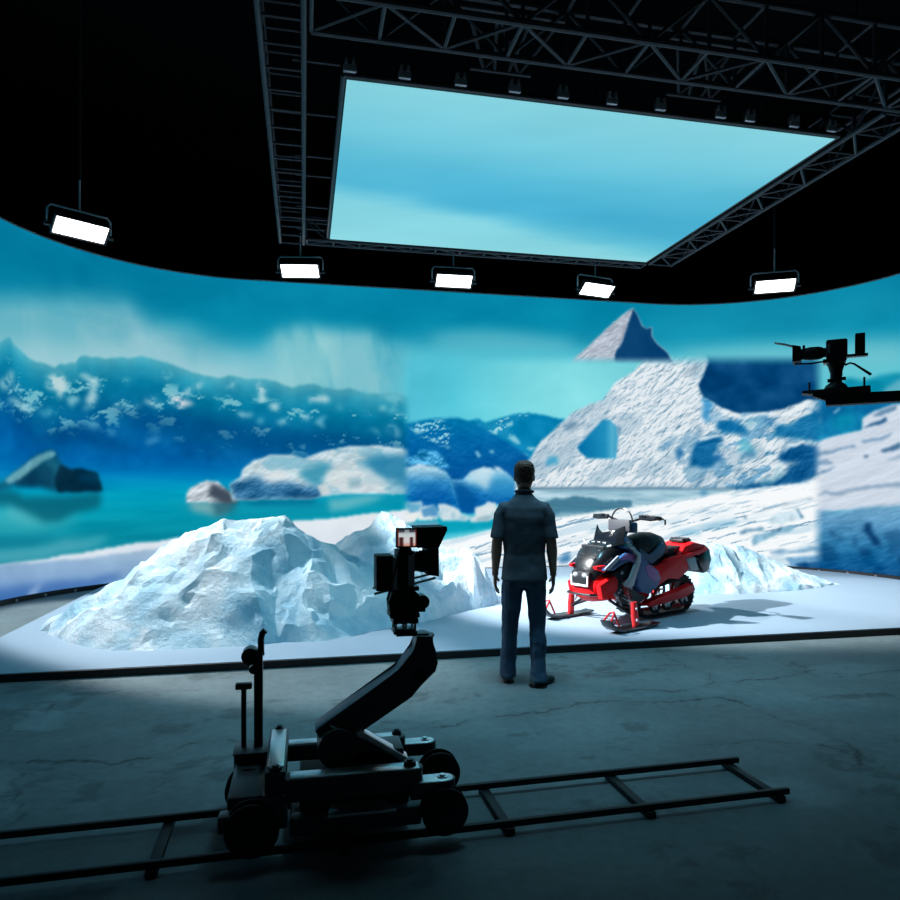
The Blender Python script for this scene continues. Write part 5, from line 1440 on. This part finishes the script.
# joints: x right, y ahead (towards the wall), z up
LS, LE, LW_ = Vv_((-.180, .0, 1.43)), Vv_((-.222, -.02, 1.15)), Vv_((-.238, .03, .905))
RS, RE, RW_ = Vv_((.180, .0, 1.43)), Vv_((.218, -.02, 1.15)), Vv_((.236, .045, .905))
LH, LK, LA = Vv_((-.085, 0, .92)), Vv_((-.118, .03, .50)), Vv_((-.135, .05, .085))
RH, RK, RA = Vv_((.085, 0, .92)), Vv_((.105, .0, .50)), Vv_((.112, -.06, .085))
def body_mesh():
    mb = MB()
    # trunk under the clothes
    mb.loft([(Vv_((0, 0, .86)), .12, .085), (Vv_((0, 0, .98)), .125, .09), (Vv_((0, 0, 1.12)), .125, .085), (Vv_((0, 0, 1.30)), .155, .095), (Vv_((0, 0, 1.42)), .155, .085), (Vv_((0, 0, 1.49)), .09, .07), (Vv_((0, .005, 1.54)), .056, .058), (Vv_((0, .015, 1.62)), .054, .058)], 20, up=(1, 0, 0))
    # head
    mb.loft([(Vv_((0, .03, 1.565)), .028, .03), (Vv_((0, .03, 1.585)), .048, .062), (Vv_((0, .022, 1.625)), .064, .085), (Vv_((0, .015, 1.68)), .074, .096), (Vv_((0, .012, 1.73)), .077, .100), (Vv_((0, .008, 1.77)), .068, .088), (Vv_((0, .006, 1.797)), .042, .055), (Vv_((0, .006, 1.806)), .015, .02)], 24, up=(1, 0, 0))
    # nose, brow, chin, lips, ears
    mb.loft([(Vv_((0, .105, 1.705)), .010, .010), (Vv_((0, .125, 1.672)), .014, .013), (Vv_((0, .112, 1.660)), .016, .012)], 10)
    mb.ball((0, .098, 1.718), .050, .014, .012); mb.ball((0, .100, 1.590), .022, .016, .016)
    mb.ball((0, .106, 1.637), .024, .010, .006); mb.ball((0, .105, 1.628), .021, .010, .006)
    for s in (-1, 1):
        mb.ball((s * .078, .006, 1.68), .010, .020, .032); mb.ball((s * .034, .096, 1.698), .014, .010, .010)
    for (S_, E_, W_, s) in ((LS, LE, LW_, -1), (RS, RE, RW_, 1)):
        mb.loft([(S_, .046, .050), (S_.lerp(E_, .5), .046, .050), (E_, .043, .043), (E_.lerp(W_, .3), .045, .042), (E_.lerp(W_, .7), .034, .034), (W_, .027, .031), (W_ + Vv_((0, .006, -.03)), .027, .034)], 16)
        # hand: palm, four fingers, thumb; fingers hang, slightly curled
        d = Vv_((s * .02, .12, -1)).normalized(); f = Vv_((0, 1, .12)).normalized(); n = Vv_((-s, 0, 0))
        k = W_ + Vv_((0, .006, -.025))
        mb.loft([(k, .018, .030), (k + d * .04, .017, .042), (k + d * .085, .014, .043)], 14, up=(1, 0, 0))
        for q, (off, ln) in enumerate(((.033, .078), (.011, .088), (-.011, .082), (-.032, .064))):
            b = k + d * .080 + f * off
            fan = f * (off * .35)
            p1 = b + d * ln * .45 + n * .006 + fan
            p2 = p1 + (d * .85 + n * .45).normalized() * ln * .32 + fan * .5
            p3 = p2 + (d * .6 + n * .75).normalized() * ln * .28
            mb.tube([b - d * .02, b, p1, p2, p3], [.010, .0105, .0098, .0088, .0070], 10)
        b = k + d * .018 + f * .030
        mb.tube([b - f * .012, b, b + (f * .8 + d * .7 + n * .35).normalized() * .040, b + (f * .8 + d * .7 + n * .35).normalized() * .040 + (d * .9 + n * .5 + f * .15).normalized() * .036], [.015, .014, .012, .009], 10)
    for (H, Kn, An) in ((LH, LK, LA), (RH, RK, RA)):
        mb.loft([(H + Vv_((0, 0, .02)), .085, .09), (H.lerp(Kn, .4), .072, .078), (Kn, .050, .055), (Kn.lerp(An, .35), .050, .056), (An, .034, .04), (An - Vv_((0, 0, .03)), .036, .045)], 16, up=(1, 0, 0))
        mb.loft([(An + Vv_((0, -.03, -.045)), .03, .03), (An + Vv_((0, .06, -.05)), .034, .025), (An + Vv_((0, .14, -.06)), .034, .018)], 12)
    return remeshed(mb, .0048, 'person')
me = body_mesh()
man = link_mesh('person', me, skin, None, True, 180)
man.location = man_loc; man.rotation_euler = (0, 0, MYAW)
tag(man, 'man seen from behind in dark shirt and jeans, standing before the stage', 'person')

def cloth(mb, voxel, name, m, wrinkle, seed, freq=9., parent=None, zcut=()):
    me = remeshed(mb, voxel, name)
    for v in me.vertices:
        q = v.co * freq + Vector((seed, 0, 0))
        q.z *= .7
        d = mnoise.fractal(q, .7, 2.0, 3)
        v.co += v.normal * d * wrinkle
    return link_mesh(name, me, m, parent or man, True, 180)
# shirt
mb = MB()
mb.loft([(Vv_((0, -.0, .845)), .190, .134), (Vv_((0, 0, .93)), .183, .126), (Vv_((0, 0, 1.06)), .170, .115), (Vv_((0, 0, 1.22)), .182, .120), (Vv_((0, 0, 1.36)), .196, .120), (Vv_((0, -.005, 1.435)), .185, .105), (Vv_((0, -.005, 1.475)), .150, .090), (Vv_((0, .0, 1.515)), .098, .078), (Vv_((0, .004, 1.55)), .070, .068)], 28, up=(1, 0, 0), sq=2.3)
mb.loft([(Vv_((0, .002, 1.52)), .076, .075), (Vv_((0, .006, 1.575)), .064, .068)], 24, up=(1, 0, 0))
for (S_, E_) in ((LS, LE), (RS, RE)):
    e = S_.lerp(E_, .88)
    mb.loft([(S_ + Vv_((-S_.x * .5, 0, .015)), .055, .08), (S_ + Vv_((-S_.x * .12, 0, -.005)), .064, .08), (S_.lerp(e, .25), .062, .076), (S_.lerp(e, .6), .058, .072), (e, .060, .074)], 20)
shirt = cloth(mb, .0075, 'shirt', M['shirt'], .007, 3, 5)
T2 = MB().tube([(.072 * math.cos(2 * PI * i / 28), .005 + .074 * math.sin(2 * PI * i / 28), 1.566 - .010 * math.sin(2 * PI * i / 28)) for i in range(28)], .010, 8, True)
T2.build('collar', M['shirt'], shirt)
# jeans
mb = MB()
mb.loft([(Vv_((0, 0, .80)), .145, .110), (Vv_((0, 0, .88)), .165, .115), (Vv_((0, 0, .98)), .150, .105)], 24, up=(1, 0, 0))
for (H, Kn, An, s) in ((LH, LK, LA, -1), (RH, RK, RA, 1)):
    mb.loft([(H + Vv_((0, 0, .0)), .094, .115), (H.lerp(Kn, .35), .089, .108), (H.lerp(Kn, .7), .077, .092), (Kn, .069, .080), (Kn.lerp(An, .3), .066, .082), (Kn.lerp(An, .7), .063, .078), (An + Vv_((0, -.01, .0)), .066, .085), (An + Vv_((0, -.015, -.045)), .068, .092)], 22, up=(1, 0, 0))
jeans = cloth(mb, .0075, 'jeans', M['jeans'], .012, 21, 7)
# shoes
for An, rz in ((LA, .12), (RA, -.62)):
    c_, s_ = math.cos(rz), math.sin(rz)
    def R_(x, y, z): return (An.x + x * c_ - y * s_, An.y + x * s_ + y * c_, z)
    def ring(y, hw, z0, z1, n=16):
        out = []
        for j in range(n):
            t = 2 * PI * j / n; a, b = math.cos(t), math.sin(t)
            a = math.copysign(abs(a) ** .75, a); b = math.copysign(abs(b) ** .75, b)
            out.append(R_(hw * a, y, (z0 + z1) / 2 + (z1 - z0) / 2 * b))
        return out
    up_ = MB().rings([ring(-.085, .025, .03, .07), ring(-.07, .038, .022, .095), (ring(-.02, .042, .022, .105)), ring(.05, .044, .022, .09), ring(.11, .048, .022, .070), ring(.16, .044, .022, .058), ring(.195, .026, .024, .045)])
    sh = up_.build('shoe', M['shoe'], man)
    MB().rings([ring(-.09, .022, 0, .03), ring(-.075, .042, 0, .03), ring(.0, .042, 0, .03), ring(.1, .052, 0, .03), ring(.165, .047, 0, .03), ring(.205, .024, .006, .03)]).build('sole', M['sole'], sh)
# hair
mb = MB()
secs = []
mb.loft([(Vv_((0, -.040, 1.625)), .050, .050), (Vv_((0, -.028, 1.655)), .072, .070), (Vv_((0, -.012, 1.70)), .083, .090), (Vv_((0, .0, 1.745)), .086, .106), (Vv_((0, .006, 1.785)), .076, .098), (Vv_((0, .006, 1.812)), .052, .066), (Vv_((0, .004, 1.822)), .02, .026)], 26, up=(1, 0, 0))
me = remeshed(mb, .006, 'hair')
for v in me.vertices:
    v.co += v.normal * mnoise.fractal(v.co * 40, .8, 2., 3) * .004
link_mesh('hair', me, M['hair'], man, True, 180)
for s in (-1, 1):
    MB().ball((s * .033, .1035, 1.698), .010, .006, .007).build('eye', M['white'], man)

# ------------------------------------------------------------------ lights
def spot(name, loc, aim, power, half_deg, blend, radius, col=(1, 1, 1), sx=1., sy=1.):
    l = bpy.data.lights.new(name, 'SPOT'); l.energy = power; l.spot_size = math.radians(half_deg * 2)
    l.spot_blend = blend; l.shadow_soft_size = radius; l.color = col
    o = bpy.data.objects.new(name, l); COL.objects.link(o)
    o.location = loc
    d = Vector(aim) - Vector(loc)
    o.rotation_euler = d.to_track_quat('-Z', 'Y').to_euler()
    o.scale = (sx, sy, 1)
    return o
# key spot rigged above the left end of the stage, out of frame
spot('key_spot', (-3.4, 7.5, 5.9), (5.0, 8.5, .2), 10800, 15.5, .6, .05, (.95, .975, 1), 1.05, 1.)
spot('mound_fill', (-3.85, 8.5, 3.3), (-.4, 7.9, .4), 250, 30, .5, .10, (1, .99, .98))  # extra light added for the mound, not a known lamp
# the beams of three of the panel lights
spot('panel_beam', (-2.66, 9.3, 4.7), (-1.7, 8.3, 0), 1300, 26, .3, .15, (.93, .97, 1), .70, 1.5)
spot('panel_beam', (2.5, 11.35, 5.0), (3.4, 10.7, 0), 1500, 32, .9, .15, (.93, .97, 1), 1.1, 2.2)
spot('panel_beam', (7.75, 9.95, 4.85), (8.2, 8.2, 0), 620, 25, .6, .15, (.93, .97, 1))
# teal fill added to brighten the concrete, no real lamp hangs here
spot('floor_fill', (1.6, 4.9, 5.25), (1.6, 6.0, 0), 560, 38, 1., .5, (.32, .77, 1), 1.7, 1.)

w = bpy.data.worlds.new('studio_world'); SC.world = w; w.use_nodes = True
w.node_tree.nodes['Background'].inputs['Color'].default_value = (.3, .5, .6, 1)
w.node_tree.nodes['Background'].inputs['Strength'].default_value = .022

# ------------------------------------------------------------------ camera and view
cam = bpy.data.cameras.new('view_camera'); co_ = bpy.data.objects.new('view_camera', cam); COL.objects.link(co_)
cam.sensor_width = 36; cam.lens = FPX * 36 / 900; cam.shift_y = (HOR - 450) / 900
co_.location = (0, 0, CH); co_.rotation_euler = (PI / 2, 0, -YAW)
cam.clip_start = .05
SC.camera = co_
SC.view_settings.view_transform = 'Standard'; SC.view_settings.look = 'None'
SC.view_settings.exposure = 0; SC.view_settings.gamma = 1; SC.view_settings.use_curve_mapping = False
